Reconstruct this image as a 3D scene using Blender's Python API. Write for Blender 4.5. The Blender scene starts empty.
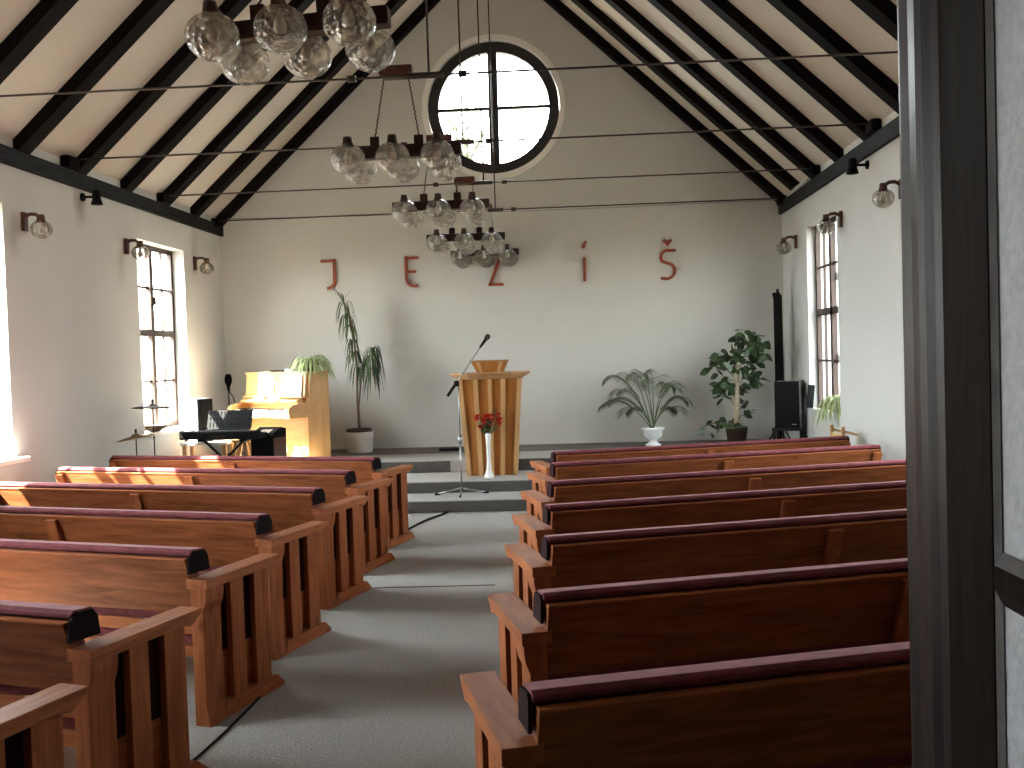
import bpy, bmesh, math, random
from mathutils import Vector, Matrix
random.seed(7)
C = bpy.context.scene.collection
R = math.radians
PI = math.pi
V = Vector

# ------------------------------------------------------------------ materials
MATS = {}
def nodes(name):
    m = bpy.data.materials.new(name); m.use_nodes = True
    nt = m.node_tree
    return m, nt, nt.nodes['Principled BSDF'], nt.nodes['Material Output']

def plain(name, col, rough=.6, metal=0, var=.12, scale=8, bump=0., spec=.4, stretch=(1, 1, 1), dark=None):
    m, nt, b, _ = nodes(name)
    N = nt.nodes; L = nt.links
    tc = N.new('ShaderNodeTexCoord'); mp = N.new('ShaderNodeMapping'); mp.inputs['Scale'].default_value = stretch
    L.new(tc.outputs['Object'], mp.inputs['Vector'])
    nz = N.new('ShaderNodeTexNoise'); nz.inputs['Scale'].default_value = scale; nz.inputs['Detail'].default_value = 5
    L.new(mp.outputs[0], nz.inputs['Vector'])
    cr = N.new('ShaderNodeValToRGB')
    cr.color_ramp.elements[0].position = .3; cr.color_ramp.elements[1].position = .7
    d = dark or tuple(c * (1 - var) for c in col); l = tuple(min(1, c * (1 + var)) for c in col)
    cr.color_ramp.elements[0].color = (*d, 1); cr.color_ramp.elements[1].color = (*l, 1)
    L.new(nz.outputs['Fac'], cr.inputs[0]); L.new(cr.outputs[0], b.inputs['Base Color'])
    b.inputs['Roughness'].default_value = rough; b.inputs['Metallic'].default_value = metal
    b.inputs['Specular IOR Level'].default_value = spec
    if bump:
        bp = N.new('ShaderNodeBump'); bp.inputs['Strength'].default_value = bump; bp.inputs['Distance'].default_value = .01
        L.new(nz.outputs['Fac'], bp.inputs['Height']); L.new(bp.outputs[0], b.inputs['Normal'])
    MATS[name] = m
    return m

def wood(name, c1, c2, axis='x', rough=.45, scale=3.2, spec=.35, knots=True):
    m, nt, b, _ = nodes(name)
    N = nt.nodes; L = nt.links
    tc = N.new('ShaderNodeTexCoord'); mp = N.new('ShaderNodeMapping')
    s = {'x': (1, 9, 9), 'y': (9, 1, 9), 'z': (9, 9, 1)}[axis]
    mp.inputs['Scale'].default_value = s
    oi = N.new('ShaderNodeObjectInfo'); ad = N.new('ShaderNodeVectorMath'); ad.operation = 'ADD'
    sc = N.new('ShaderNodeVectorMath'); sc.operation = 'SCALE'; sc.inputs['Scale'].default_value = 13.7
    L.new(oi.outputs['Random'], sc.inputs[0]); L.new(tc.outputs['Object'], ad.inputs[0]); L.new(sc.outputs[0], ad.inputs[1])
    L.new(ad.outputs[0], mp.inputs['Vector'])
    nz = N.new('ShaderNodeTexNoise'); nz.inputs['Scale'].default_value = scale; nz.inputs['Detail'].default_value = 6
    nz.inputs['Distortion'].default_value = .6
    L.new(mp.outputs[0], nz.inputs['Vector'])
    cr = N.new('ShaderNodeValToRGB')
    cr.color_ramp.elements[0].position = .32; cr.color_ramp.elements[1].position = .68
    cr.color_ramp.elements[0].color = (*c1, 1); cr.color_ramp.elements[1].color = (*c2, 1)
    L.new(nz.outputs['Fac'], cr.inputs[0])
    out = cr.outputs[0]
    if knots:
        vo = N.new('ShaderNodeTexVoronoi'); vo.inputs['Scale'].default_value = .9
        mp2 = N.new('ShaderNodeMapping'); mp2.inputs['Scale'].default_value = {'x': (2.2, 5, 5), 'y': (5, 2.2, 5), 'z': (5, 5, 2.2)}[axis]
        L.new(ad.outputs[0], mp2.inputs['Vector']); L.new(mp2.outputs[0], vo.inputs['Vector'])
        c3 = N.new('ShaderNodeValToRGB'); c3.color_ramp.elements[0].position = .03; c3.color_ramp.elements[1].position = .11
        c3.color_ramp.elements[0].color = (.35, .28, .22, 1); c3.color_ramp.elements[1].color = (1, 1, 1, 1)
        L.new(vo.outputs['Distance'], c3.inputs[0])
        mx = N.new('ShaderNodeMix'); mx.data_type = 'RGBA'; mx.blend_type = 'MULTIPLY'; mx.inputs['Factor'].default_value = .8
        L.new(out, mx.inputs['A']); L.new(c3.outputs[0], mx.inputs['B']); out = mx.outputs['Result']
    L.new(out, b.inputs['Base Color'])
    b.inputs['Roughness'].default_value = rough; b.inputs['Specular IOR Level'].default_value = spec
    bp = N.new('ShaderNodeBump'); bp.inputs['Strength'].default_value = .12; bp.inputs['Distance'].default_value = .005
    L.new(nz.outputs['Fac'], bp.inputs['Height']); L.new(bp.outputs[0], b.inputs['Normal'])
    MATS[name] = m
    return m

def plaster(name, col, stains=(), bump=.15):
    m, nt, b, _ = nodes(name)
    N = nt.nodes; L = nt.links
    tc = N.new('ShaderNodeTexCoord')
    nz = N.new('ShaderNodeTexNoise'); nz.inputs['Scale'].default_value = 1.3; nz.inputs['Detail'].default_value = 6
    L.new(tc.outputs['Object'], nz.inputs['Vector'])
    cr = N.new('ShaderNodeValToRGB'); cr.color_ramp.elements[0].position = .25; cr.color_ramp.elements[1].position = .75
    cr.color_ramp.elements[0].color = (*[c * .94 for c in col], 1); cr.color_ramp.elements[1].color = (*col, 1)
    L.new(nz.outputs['Fac'], cr.inputs[0]); out = cr.outputs[0]
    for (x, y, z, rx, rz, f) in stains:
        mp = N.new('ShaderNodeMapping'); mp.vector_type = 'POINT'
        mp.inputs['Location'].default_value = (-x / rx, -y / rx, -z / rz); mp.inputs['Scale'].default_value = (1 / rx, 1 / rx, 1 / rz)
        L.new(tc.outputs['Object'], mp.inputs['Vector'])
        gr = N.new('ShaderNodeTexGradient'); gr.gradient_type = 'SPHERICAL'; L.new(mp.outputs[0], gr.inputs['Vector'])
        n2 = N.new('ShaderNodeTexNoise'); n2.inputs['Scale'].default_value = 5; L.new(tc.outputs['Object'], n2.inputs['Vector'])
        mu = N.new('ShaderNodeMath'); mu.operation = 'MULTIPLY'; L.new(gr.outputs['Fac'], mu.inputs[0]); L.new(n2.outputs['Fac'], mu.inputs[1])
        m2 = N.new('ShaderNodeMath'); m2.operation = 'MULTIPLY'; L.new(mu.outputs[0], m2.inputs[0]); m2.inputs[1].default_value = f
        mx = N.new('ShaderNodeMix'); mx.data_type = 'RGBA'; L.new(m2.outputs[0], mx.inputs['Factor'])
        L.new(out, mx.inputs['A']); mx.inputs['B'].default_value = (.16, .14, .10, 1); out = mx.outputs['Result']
    L.new(out, b.inputs['Base Color']); b.inputs['Roughness'].default_value = .9; b.inputs['Specular IOR Level'].default_value = .1
    n3 = N.new('ShaderNodeTexNoise'); n3.inputs['Scale'].default_value = 40; L.new(tc.outputs['Object'], n3.inputs['Vector'])
    bp = N.new('ShaderNodeBump'); bp.inputs['Strength'].default_value = bump; bp.inputs['Distance'].default_value = .01
    L.new(n3.outputs['Fac'], bp.inputs['Height']); L.new(bp.outputs[0], b.inputs['Normal'])
    MATS[name] = m
    return m

WALL = (.585, .585, .565)
plaster('wall_paint', WALL)
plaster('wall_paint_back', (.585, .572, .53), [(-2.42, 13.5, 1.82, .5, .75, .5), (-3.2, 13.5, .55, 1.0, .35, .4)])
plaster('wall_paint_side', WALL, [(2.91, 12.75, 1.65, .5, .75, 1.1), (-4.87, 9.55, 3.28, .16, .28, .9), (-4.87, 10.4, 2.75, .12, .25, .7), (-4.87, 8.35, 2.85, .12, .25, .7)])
plaster('ceiling_paint', (.50, .45, .385))
wood('beam_wood', (.004, .0032, .003), (.010, .008, .007), 'x', .8, 4, .05, False)
wood('plate_wood', (.010, .011, .012), (.026, .027, .028), 'y', .7, 3, .1, False)
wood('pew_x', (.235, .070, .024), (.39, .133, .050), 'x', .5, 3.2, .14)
wood('pew_back_shade', (.150, .044, .014), (.275, .092, .034), 'x', .55, 3.2, .1)  # pew wood darkened to carry the shade of the rear faces
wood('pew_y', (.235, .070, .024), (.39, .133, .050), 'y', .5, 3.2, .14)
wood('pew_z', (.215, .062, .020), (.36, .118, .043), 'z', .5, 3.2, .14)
mm = plain('maroon', (.165, .042, .048), .9, var=.25, scale=16, bump=.15, spec=.2)
mb_ = mm.node_tree.nodes['Principled BSDF']; mb_.inputs['Sheen Weight'].default_value = .22; mb_.inputs['Sheen Roughness'].default_value = .4; mb_.inputs['Sheen Tint'].default_value = (.8, .5, .55, 1)
plain('pad_end_black', (.010, .005, .006), .9, spec=.1)
plain('maroon_dark', (.022, .007, .008), .9, spec=.1)
plain('carpet', (.34, .335, .32), .97, var=.16, scale=70, bump=.5, spec=.05)
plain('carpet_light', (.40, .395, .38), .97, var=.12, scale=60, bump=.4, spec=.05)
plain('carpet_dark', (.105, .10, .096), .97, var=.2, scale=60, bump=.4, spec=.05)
plain('lino_brown', (.17, .145, .13), .8, var=.15, scale=6, spec=.1)
plain('window_wood', (.045, .026, .020), .5, var=.3, scale=5, stretch=(6, 6, 1))
plain('round_wood', (.022, .019, .018), .5, var=.3, scale=5)
plain('reveal_white', (.80, .77, .72), .85, var=.04)
plain('red_brown', (.085, .026, .016), .45, var=.3, scale=12, stretch=(4, 4, 1))
plain('letter_red', (.27, .055, .020), .55, var=.2, scale=12)
plain('dark_wood', (.035, .016, .010), .42, var=.35, scale=8, stretch=(5, 5, 1))
plain('black', (.005, .005, .0055), .75, var=.2, spec=.15)
plain('black_matte', (.004, .004, .004), .85, spec=.1, var=.2)
plain('dark_metal', (.040, .026, .018), .5, metal=.3, var=.2)
plain('steel', (.30, .30, .31), .35, metal=1, var=.05)
plain('white', (.80, .80, .79), .5, var=.04)
plain('paper', (.86, .85, .82), .8, var=.03)
plain('grey_box', (.26, .26, .265), .6, var=.05)
plain('white_pot', (.80, .82, .83), .45, var=.04)
plain('cream_pot', (.70, .68, .63), .5, var=.07)
plain('brown_pot', (.05, .028, .022), .5, var=.2)
plain('soil', (.035, .024, .017), .95, var=.4, scale=30, bump=.5)
plain('brass', (.35, .25, .10), .45, metal=.9, var=.2)
plain('ivory_key', (.78, .75, .68), .35, var=.03)
plain('petal_red', (.62, .022, .015), .6, var=.3, scale=20)
plain('leaf_dark', (.055, .085, .030), .45, var=.35, scale=9)
plain('leaf_deep', (.030, .055, .020), .45, var=.35, scale=9)
plain('leaf_palm', (.085, .12, .05), .55, var=.35, scale=9)
plain('leaf_pale', (.40, .48, .22), .5, var=.3, scale=12)
plain('leaf_tree', (.05, .075, .03), .6, var=.4, scale=3)
plain('stem_brown', (.16, .11, .07), .8, var=.3)
plain('moss_pole', (.42, .36, .25), .95, var=.25, scale=40, bump=.4)
plain('bark', (.03, .025, .02), .9, var=.4, scale=6, bump=.5)
plain('neutral_ground', (.15, .135, .11), .95, var=.35, scale=1.5)  # beige-grey, keeps green bounce light out of the room
plain('stone', (.45, .43, .39), .9, var=.15, scale=3)
wood('piano_x', (.52, .27, .095), (.63, .36, .14), 'x', .3, 2.2, .4, False)
wood('piano_z', (.50, .26, .09), (.61, .34, .13), 'z', .3, 2.2, .4, False)
wood('pulpit_panel', (.34, .13, .024), (.47, .20, .045), 'z', .4, 2.5, .35, False)
wood('pulpit_batten', (.48, .27, .11), (.60, .36, .17), 'z', .4, 2.5, .35, False)
wood('pulpit_top', (.33, .17, .075), (.46, .26, .12), 'x', .4, 2.5, .35, False)
wood('light_wood', (.48, .28, .12), (.60, .38, .19), 'z', .5, 2.5, .35, False)
wood('bounce_cut_boarding', (.09, .045, .02), (.14, .07, .03), 'z', .5, 2, .3, False)  # dark boarding added to the unseen front wall, cuts bounce on pew backs
# the doorway's dark varnish
wood('varnish', (.010, .006, .006), (.024, .0145, .0135), 'z', .4, 6, .12, False)
wood('varnish_flat', (.006, .0036, .0028), (.013, .008, .006), 'z', .6, 6, .02, False)
plain('sheen_bead', (.20, .185, .175), .4, var=.25, scale=24, bump=.3, stretch=(1, 1, .6))  # pale colour stands for a grazing reflection on the varnished bead
fg = plain('frosted_glass', (.46, .46, .48), .45, var=.14, scale=60, bump=.6, spec=.3); fg.node_tree.nodes['Principled BSDF'].inputs['Transmission Weight'].default_value = .25

def glass_pane():
    m, nt, b, out = nodes('window_glass')
    N = nt.nodes; L = nt.links; N.remove(b)
    t = N.new('ShaderNodeBsdfTransparent'); t.inputs[0].default_value = (.94, .96, .95, 1)
    g = N.new('ShaderNodeBsdfGlossy'); g.inputs['Roughness'].default_value = .03
    lw = N.new('ShaderNodeLayerWeight'); lw.inputs['Blend'].default_value = .5
    pw = N.new('ShaderNodeMath'); pw.operation = 'POWER'; pw.inputs[1].default_value = 5; L.new(lw.outputs['Facing'], pw.inputs[0])
    f = N.new('ShaderNodeMapRange'); f.inputs['To Min'].default_value = .03; f.inputs['To Max'].default_value = .6; L.new(pw.outputs[0], f.inputs['Value'])
    mx = N.new('ShaderNodeMixShader'); L.new(f.outputs[0], mx.inputs[0]); L.new(t.outputs[0], mx.inputs[1]); L.new(g.outputs[0], mx.inputs[2])
    L.new(mx.outputs[0], out.inputs[0]); MATS['window_glass'] = m
glass_pane()
def globe_glass():
    m, nt, b, out = nodes('globe_glass')
    N = nt.nodes; L = nt.links; N.remove(b)
    tc = N.new('ShaderNodeTexCoord')
    vo = N.new('ShaderNodeTexVoronoi'); vo.inputs['Scale'].default_value = 34; L.new(tc.outputs['Object'], vo.inputs['Vector'])
    nz = N.new('ShaderNodeTexNoise'); nz.inputs['Scale'].default_value = 22; nz.inputs['Detail'].default_value = 3; L.new(tc.outputs['Object'], nz.inputs['Vector'])
    bp = N.new('ShaderNodeBump'); bp.inputs['Strength'].default_value = .9; bp.inputs['Distance'].default_value = .02
    ad = N.new('ShaderNodeMath'); ad.operation = 'ADD'; L.new(vo.outputs['Distance'], ad.inputs[0]); L.new(nz.outputs['Fac'], ad.inputs[1])
    L.new(ad.outputs[0], bp.inputs['Height'])
    cr = N.new('ShaderNodeValToRGB'); cr.color_ramp.elements[0].position = .35; cr.color_ramp.elements[1].position = .65
    cr.color_ramp.elements[0].color = (.40, .35, .28, 1); cr.color_ramp.elements[1].color = (.96, .94, .89, 1)
    L.new(nz.outputs['Fac'], cr.inputs[0])
    t = N.new('ShaderNodeBsdfTransparent'); L.new(cr.outputs[0], t.inputs[0])
    df = N.new('ShaderNodeBsdfTranslucent'); df.inputs[0].default_value = (.75, .72, .66, 1); L.new(bp.outputs[0], df.inputs['Normal'])
    m0 = N.new('ShaderNodeMixShader'); m0.inputs[0].default_value = .14; L.new(t.outputs[0], m0.inputs[1]); L.new(df.outputs[0], m0.inputs[2])
    g = N.new('ShaderNodeBsdfGlossy'); g.inputs['Roughness'].default_value = .10; L.new(bp.outputs[0], g.inputs['Normal'])
    lw = N.new('ShaderNodeLayerWeight'); lw.inputs['Blend'].default_value = .3; L.new(bp.outputs[0], lw.inputs['Normal'])
    mr = N.new('ShaderNodeMapRange'); mr.inputs['To Min'].default_value = .05; mr.inputs['To Max'].default_value = .5
    L.new(lw.outputs['Facing'], mr.inputs['Value'])
    mx = N.new('ShaderNodeMixShader'); L.new(mr.outputs[0], mx.inputs[0]); L.new(m0.outputs[0], mx.inputs[1]); L.new(g.outputs[0], mx.inputs[2])
    L.new(mx.outputs[0], out.inputs[0]); MATS['globe_glass'] = m
globe_glass()

# ------------------------------------------------------------------ mesh helpers
class MB:
    def __init__(s): s.bm = bmesh.new(); s.mi = 0
    def _fin(s, faces):
        for f in faces: f.material_index = s.mi
    def poly(s, pts, faces, smooth=False):
        vs = [s.bm.verts.new(p) for p in pts]; out = []
        for f in faces:
            try: out.append(s.bm.faces.new([vs[i] for i in f]))
            except ValueError: pass
        for f in out: f.smooth = smooth
        s._fin(out); return s
    def box(s, a, b, bev=0., M=None):
        x0, y0, z0 = [min(p, q) for p, q in zip(a, b)]; x1, y1, z1 = [max(p, q) for p, q in zip(a, b)]
        pts = [V(p) for p in [(x0, y0, z0), (x1, y0, z0), (x1, y1, z0), (x0, y1, z0), (x0, y0, z1), (x1, y0, z1), (x1, y1, z1), (x0, y1, z1)]]
        t = bmesh.new(); vs = [t.verts.new(p) for p in pts]
        for f in [(0, 3, 2, 1), (4, 5, 6, 7), (0, 1, 5, 4), (1, 2, 6, 5), (2, 3, 7, 6), (3, 0, 4, 7)]: t.faces.new([vs[i] for i in f])
        if bev: bmesh.ops.bevel(t, geom=list(t.edges), offset=bev, segments=2, affect='EDGES', profile=.7)
        return s.merge(t, M)
    def merge(s, t, M=None):
        t.verts.index_update(); mp = [s.bm.verts.new(M @ v.co if M else v.co) for v in t.verts]
        fs = []
        for f in t.faces:
            try:
                n = s.bm.faces.new([mp[v.index] for v in f.verts]); n.smooth = f.smooth; fs.append(n)
            except ValueError: pass
        s._fin(fs); t.free(); return s
    def prism(s, prof, axis, a, b, bev=0., M=None):
        """prof: 2D polygon in the two other axes (x: y,z / y: x,z / z: x,y), extruded along axis from a to b"""
        def P(u, w, k): return V({'x': (k, u, w), 'y': (u, k, w), 'z': (u, w, k)}[axis])
        t = bmesh.new(); n = len(prof)
        va = [t.verts.new(P(*p, a)) for p in prof]; vb = [t.verts.new(P(*p, b)) for p in prof]
        t.faces.new(va); t.faces.new(vb[::-1])
        for i in range(n): t.faces.new([va[i], vb[i], vb[(i + 1) % n], va[(i + 1) % n]])
        bmesh.ops.recalc_face_normals(t, faces=list(t.faces))
        if bev: bmesh.ops.bevel(t, geom=list(t.edges), offset=bev, segments=2, affect='EDGES', profile=.7)
        return s.merge(t, M)
    def tube(s, pts, r, n=8, caps=True, smooth=True):
        pts = [V(p) for p in pts]; rs = r if isinstance(r, (list, tuple)) else [r] * len(pts)
        rings = []; up = None
        for i, p in enumerate(pts):
            d = (pts[min(i + 1, len(pts) - 1)] - pts[max(i - 1, 0)]).normalized()
            if up is None:
                up = V((0, 0, 1)) if abs(d.z) < .9 else V((1, 0, 0))
            x = up - d * up.dot(d)
            if x.length < 1e-4: x = d.orthogonal()
            x.normalize(); y = d.cross(x); up = x
            rings.append([s.bm.verts.new(p + (x * math.cos(2 * PI * k / n) + y * math.sin(2 * PI * k / n)) * rs[i]) for k in range(n)])
        fs = []
        for i in range(len(rings) - 1):
            for k in range(n):
                f = s.bm.faces.new([rings[i][k], rings[i][(k + 1) % n], rings[i + 1][(k + 1) % n], rings[i + 1][k]]); f.smooth = smooth; fs.append(f)
        if caps:
            fs.append(s.bm.faces.new(rings[0][::-1])); fs.append(s.bm.faces.new(rings[-1]))
        s._fin(fs); return s
    def lathe(s, prof, n=24, c=(0, 0, 0), M=None, smooth=True, closed=False):
        """prof: list of (r, z)"""
        t = bmesh.new(); c = V(c); rings = []
        for (r, z) in prof:
            if r < 1e-5: rings.append([t.verts.new(c + V((0, 0, z)))])
            else: rings.append([t.verts.new(c + V((r * math.cos(2 * PI * k / n), r * math.sin(2 * PI * k / n), z))) for k in range(n)])
        pairs = list(zip(rings, rings[1:]))
        if closed: pairs.append((rings[-1], rings[0]))
        for A, B in pairs:
            for k in range(n):
                k2 = (k + 1) % n
                vs = [A[0]] if len(A) == 1 else [A[k], A[k2]]
                vs += [B[0]] if len(B) == 1 else [B[k2], B[k]]
                if len(vs) >= 3: t.faces.new(vs).smooth = smooth
        return s.merge(t, M)
    def leaf(s, pts, w, fold=.25, side=None, prof=None):
        """a leaf blade along pts with greatest half width w"""
        pts = [V(p) for p in pts]; n = len(pts); L = []; 
        rows = []
        for i, p in enumerate(pts):
            d = (pts[min(i + 1, n - 1)] - pts[max(i - 1, 0)]).normalized()
            sd = side or V((0, 0, 1)).cross(d)
            sd = V(sd)
            if sd.length < 1e-3: sd = V((1, 0, 0)).cross(d)
            sd = (sd - d * sd.dot(d)).normalized(); nn = d.cross(sd)
            u = i / (n - 1)
            hw = w * (prof(u) if prof else (math.sin(PI * min(1, .12 + .88 * u)) ** .7 if u < 1 else 0.02))
            rows.append([s.bm.verts.new(p - sd * hw + nn * hw * fold), s.bm.verts.new(p), s.bm.verts.new(p + sd * hw + nn * hw * fold)])
        fs = []
        for a, b in zip(rows, rows[1:]):
            for k in (0, 1):
                f = s.bm.faces.new([a[k], a[k + 1], b[k + 1], b[k]]); f.smooth = True; fs.append(f)
        s._fin(fs); return s
    def build(s, name, mat, parent=None, loc=None, rot=None):
        me = bpy.data.meshes.new(name); s.bm.normal_update(); s.bm.to_mesh(me); s.bm.free()
        for m in (mat if isinstance(mat, (list, tuple)) else [mat]): me.materials.append(MATS[m])
        o = bpy.data.objects.new(name, me); C.objects.link(o)
        if parent: o.parent = parent
        if loc: o.location = loc
        if rot: o.rotation_euler = rot
        return o

def tag(o, label, cat, group=None, kind=None):
    if label: o['label'] = label
    if cat: o['category'] = cat
    if group: o['group'] = group
    if kind: o['kind'] = kind
    return o
def thing(name, label, cat, loc=(0, 0, 0), rz=0, group=None, kind=None, rot=None):
    o = bpy.data.objects.new(name, None); C.objects.link(o); o.location = loc; o.rotation_euler = rot or (0, 0, rz)
    o.empty_display_size = .1
    return tag(o, label, cat, group, kind)
def copy_tree(o, parent=None):
    c = o.copy(); C.objects.link(c)
    if parent: c.parent = parent
    for ch in list(o.children): copy_tree(ch, c)
    return c
def sbox(name, a, b, mat, bev=0, parent=None): return MB().box(a, b, bev).build(name, mat, parent)

# ------------------------------------------------------------------ room shell (metres; camera at 0,0,1.65)
XL, XR, YB, YF = -4.87, 2.91, 13.5, 1.575
XC = (XL + XR) / 2
EZ = 3.704           # ceiling height at the side walls
SL = .935            # roof slope
RIDGE = EZ + (XR - XC) * SL
WT = .27            # wall thickness
STEP_Y = (10.32, 10.9, 11.76); STEP_Z = (.13, .26, .41)
WY = (11.475, 7.38, 3.58); WH = .67; WHS = {11.475: .67, 7.38: .81, 3.58: .67}; WZ0, WZ1 = .90, 3.115  # last window of the sunlit wall is unseen, added to light the pews

MB().box((XL - .3, -2.2, -.12), (XR + .3, YB + .3, 0)).build('floor', 'carpet').__setitem__('kind', 'structure')
floor = bpy.data.objects['floor']; tag(floor, 'grey carpeted floor running up the aisle to the steps', 'floor')
m = MB()
for i, (pts) in enumerate([((-1.30, 7.00, 0), (-.40, 7.16, 0)), ]):
    m.box((-1.62, 6.985, .0), (-.35, 7.0, .004), M=Matrix.Rotation(R(2), 4, 'Z'))
m.build('seam', 'carpet_dark', floor)

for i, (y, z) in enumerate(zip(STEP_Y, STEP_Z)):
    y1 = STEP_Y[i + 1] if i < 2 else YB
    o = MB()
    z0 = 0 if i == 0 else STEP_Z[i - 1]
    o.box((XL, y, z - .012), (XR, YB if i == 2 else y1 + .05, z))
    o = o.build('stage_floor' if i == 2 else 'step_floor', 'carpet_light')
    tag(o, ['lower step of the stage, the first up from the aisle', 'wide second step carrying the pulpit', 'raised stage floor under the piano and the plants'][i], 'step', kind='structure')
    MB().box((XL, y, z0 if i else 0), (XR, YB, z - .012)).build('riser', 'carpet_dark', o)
st = bpy.data.objects['stage_floor']
MB().box((XL, 12.62, .41), (XR, YB, .414)).build('floor_strip', 'lino_brown', st)['label'] = 'brown floor strip along the back wall'
MB().box((-1.50, 11.745, .265), (-1.27, 11.76, .398)).build('riser_patch', 'carpet_light', st)['label'] = 'paler patch of the top riser'

def side_wall(name, x0, x1, wins, mat, label):
    ys = [YF - .15] + sorted([w - WHS[w] for w in wins] + [w + WHS[w] for w in wins]) + [YB + .27]
    zs = [0, WZ0, WZ1, EZ + .25]
    m = MB()
    for i in range(len(ys) - 1):
        hole = i % 2 == 1
        if not hole: m.box((x0, ys[i], 0), (x1, ys[i + 1], zs[3]))
        else:
            m.box((x0, ys[i], 0), (x1, ys[i + 1], zs[1])); m.box((x0, ys[i], zs[2]), (x1, ys[i + 1], zs[3]))
    o = m.build(name, mat); tag(o, label, 'wall', kind='structure'); return o
side_wall('wall_left', XL - WT, XL, WY, 'wall_paint_side', 'white plaster side wall with the sunlit windows')
side_wall('wall_right', XR, XR + WT, WY[:2], 'wall_paint_side', 'white plaster side wall behind the loudspeaker')

# back wall: gable with a round opening
WC = V((-.97, 5.09)); WRAD = .92
def gable_ring(y0, y1):
    ext = .27
    outer = [(XL - .02, 0), (XR + .02, 0), (XR + .02, EZ + .1), (XC, RIDGE + .15), (XL - .02, EZ + .1)]
    angs = [2 * PI * k / 72 for k in range(72)] + [math.atan2(z - WC.y, x - WC.x) % (2 * PI) for x, z in outer]
    angs = sorted(set(round(a, 6) for a in angs))
    inn, out = [], []
    for a in angs:
        d = V((math.cos(a), math.sin(a))); best = 1e9
        for (ax, az), (bx, bz) in zip(outer, outer[1:] + outer[:1]):
            e = V((bx - ax, bz - az)); den = d.x * e.y - d.y * e.x
            if abs(den) < 1e-9: continue
            q = V((ax - WC.x, az - WC.y)); t = (q.x * e.y - q.y * e.x) / den; u = (q.x * d.y - q.y * d.x) / den
            if t > 0 and -1e-6 <= u <= 1 + 1e-6: best = min(best, t)
        inn.append(WC + d * WRAD); out.append(WC + d * best)
    n = len(angs); pts = []
    for y in (y0, y1):
        pts += [(p.x, y, p.y) for p in inn]; pts += [(p.x, y, p.y) for p in out]
    F = []
    for k in range(n):
        j = (k + 1) % n
        F.append((k, j, n + j, n + k)); F.append((2 * n + j, 2 * n + k, 3 * n + k, 3 * n + j))
        F.append((j, k, 2 * n + k, 2 * n + j)); F.append((n + k, n + j, 3 * n + j, 3 * n + k))
    return pts, F
m = MB(); m.poly(*gable_ring(YB, YB + .27)); bmesh.ops.recalc_face_normals(m.bm, faces=list(m.bm.faces))
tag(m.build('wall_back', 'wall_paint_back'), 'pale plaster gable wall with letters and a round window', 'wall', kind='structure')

# front (door) wall with an opening, and the porch the photograph is taken from
DX0, DX1, DZ = -1.45, .53, 2.55
m = MB()
m.box((XL, YF - .145, 0), (DX0, YF, EZ)); m.box((DX1 + .07, YF - .145, 0), (XR, YF, EZ)); m.box((DX0, YF - .145, DZ + .07), (DX1 + .07, YF, EZ))
m.prism([(XL, EZ), (XR, EZ), (XC, RIDGE)], 'y', YF - .145, YF)
tag(m.build('wall_front', 'bounce_cut_boarding'), 'unseen wall around the entrance doorway, boarded dark to cut bounce light', 'wall', kind='structure')
m = MB()
m.box((-2.0, -1.9, 0), (-1.86, YF - .145, 2.9)); m.box((1.5, -1.9, 0), (1.64, YF - .145, 2.9)); m.box((-2, -1.9, 2.9), (1.64, YF - .145, 3.0))
m.box((-2, -2.0, 0), (1.64, -1.9, 2.9))
tag(m.build('wall_porch', 'wall_paint'), 'porch walls in front of the entrance doorway', 'wall', kind='structure')

# ceiling slabs and rafters
for s, nm in ((-1, 'left'), (1, 'right')):
    x0 = XL if s < 0 else XR
    ov = .30 * s
    p = [(XC, RIDGE), (x0 + ov, EZ - .30 * SL), (x0 + ov, EZ - .30 * SL + .12), (XC, RIDGE + .12)]
    o = MB().prism(p, 'y', 1.3, YB + .5).build('ceiling' if s < 0 else 'ceiling.001', 'ceiling_paint')
    tag(o, 'cream boarded roof slope above the %s wall' % ('piano side' if s < 0 else 'loudspeaker side'), 'ceiling', kind='structure')
th = math.atan(SL); RD = .105
RY = [y * 1.0385 for y in (3.28, 4.26, 5.24, 6.22, 7.2, 8.18, 9.17, 10.16, 11.14, 12.05)] + [13.42]
for s in (-1, 1):
    x0 = XL if s < 0 else XR
    L = (abs(x0 - XC)) / math.cos(th)
    for i, y in enumerate(RY):
        M_ = Matrix.Translation((x0 - s * .0, y, EZ)) @ Matrix.Rotation(s * th if s > 0 else -th, 4, 'Y')
        # local: +x runs up slope for left (s<0), -x for right
        a, b = ((-.06, -.095, -RD), (L, .095, 0.0)) if s < 0 else ((-L, -.095, -RD), (.06, .095, 0.0))
        m = MB(); m.box(a, b, .006)
        o = m.build('rafter', 'beam_wood'); o.matrix_world = M_
        k = len(RY) - i
        ordn = ['against the gable wall', 'second', 'third', 'fourth', 'fifth', 'sixth', 'seventh', 'eighth', 'ninth', 'tenth', 'eleventh'][k - 1]
        lab = ('black roof rafter %s, on the %s slope' % (ordn, 'piano-side' if s < 0 else 'loudspeaker-side')) if k == 1 else \
            ('black roof rafter, %s from the gable wall on the %s slope' % (ordn, 'piano-side' if s < 0 else 'loudspeaker-side'))
        tag(o, lab, 'rafter', 'roof rafters', 'structure')
    o = sbox('trim_1' if s < 0 else 'trim_2', (x0 + s * .02, YF, 3.455), (x0 - s * .045, YB, 3.61), 'plate_wood', .006)
    tag(o, 'dark wooden wall plate beam under the rafters above the %s' % ('piano' if s < 0 else 'loudspeaker'), 'beam', kind='structure')
tag(sbox('trim_3', (XR - .075, 11.75, 3.60), (XR - .046, 12.75, 3.64), 'stone', .004), 'pale strip lying on the wall plate near the gable', 'strip', kind='structure')

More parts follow.
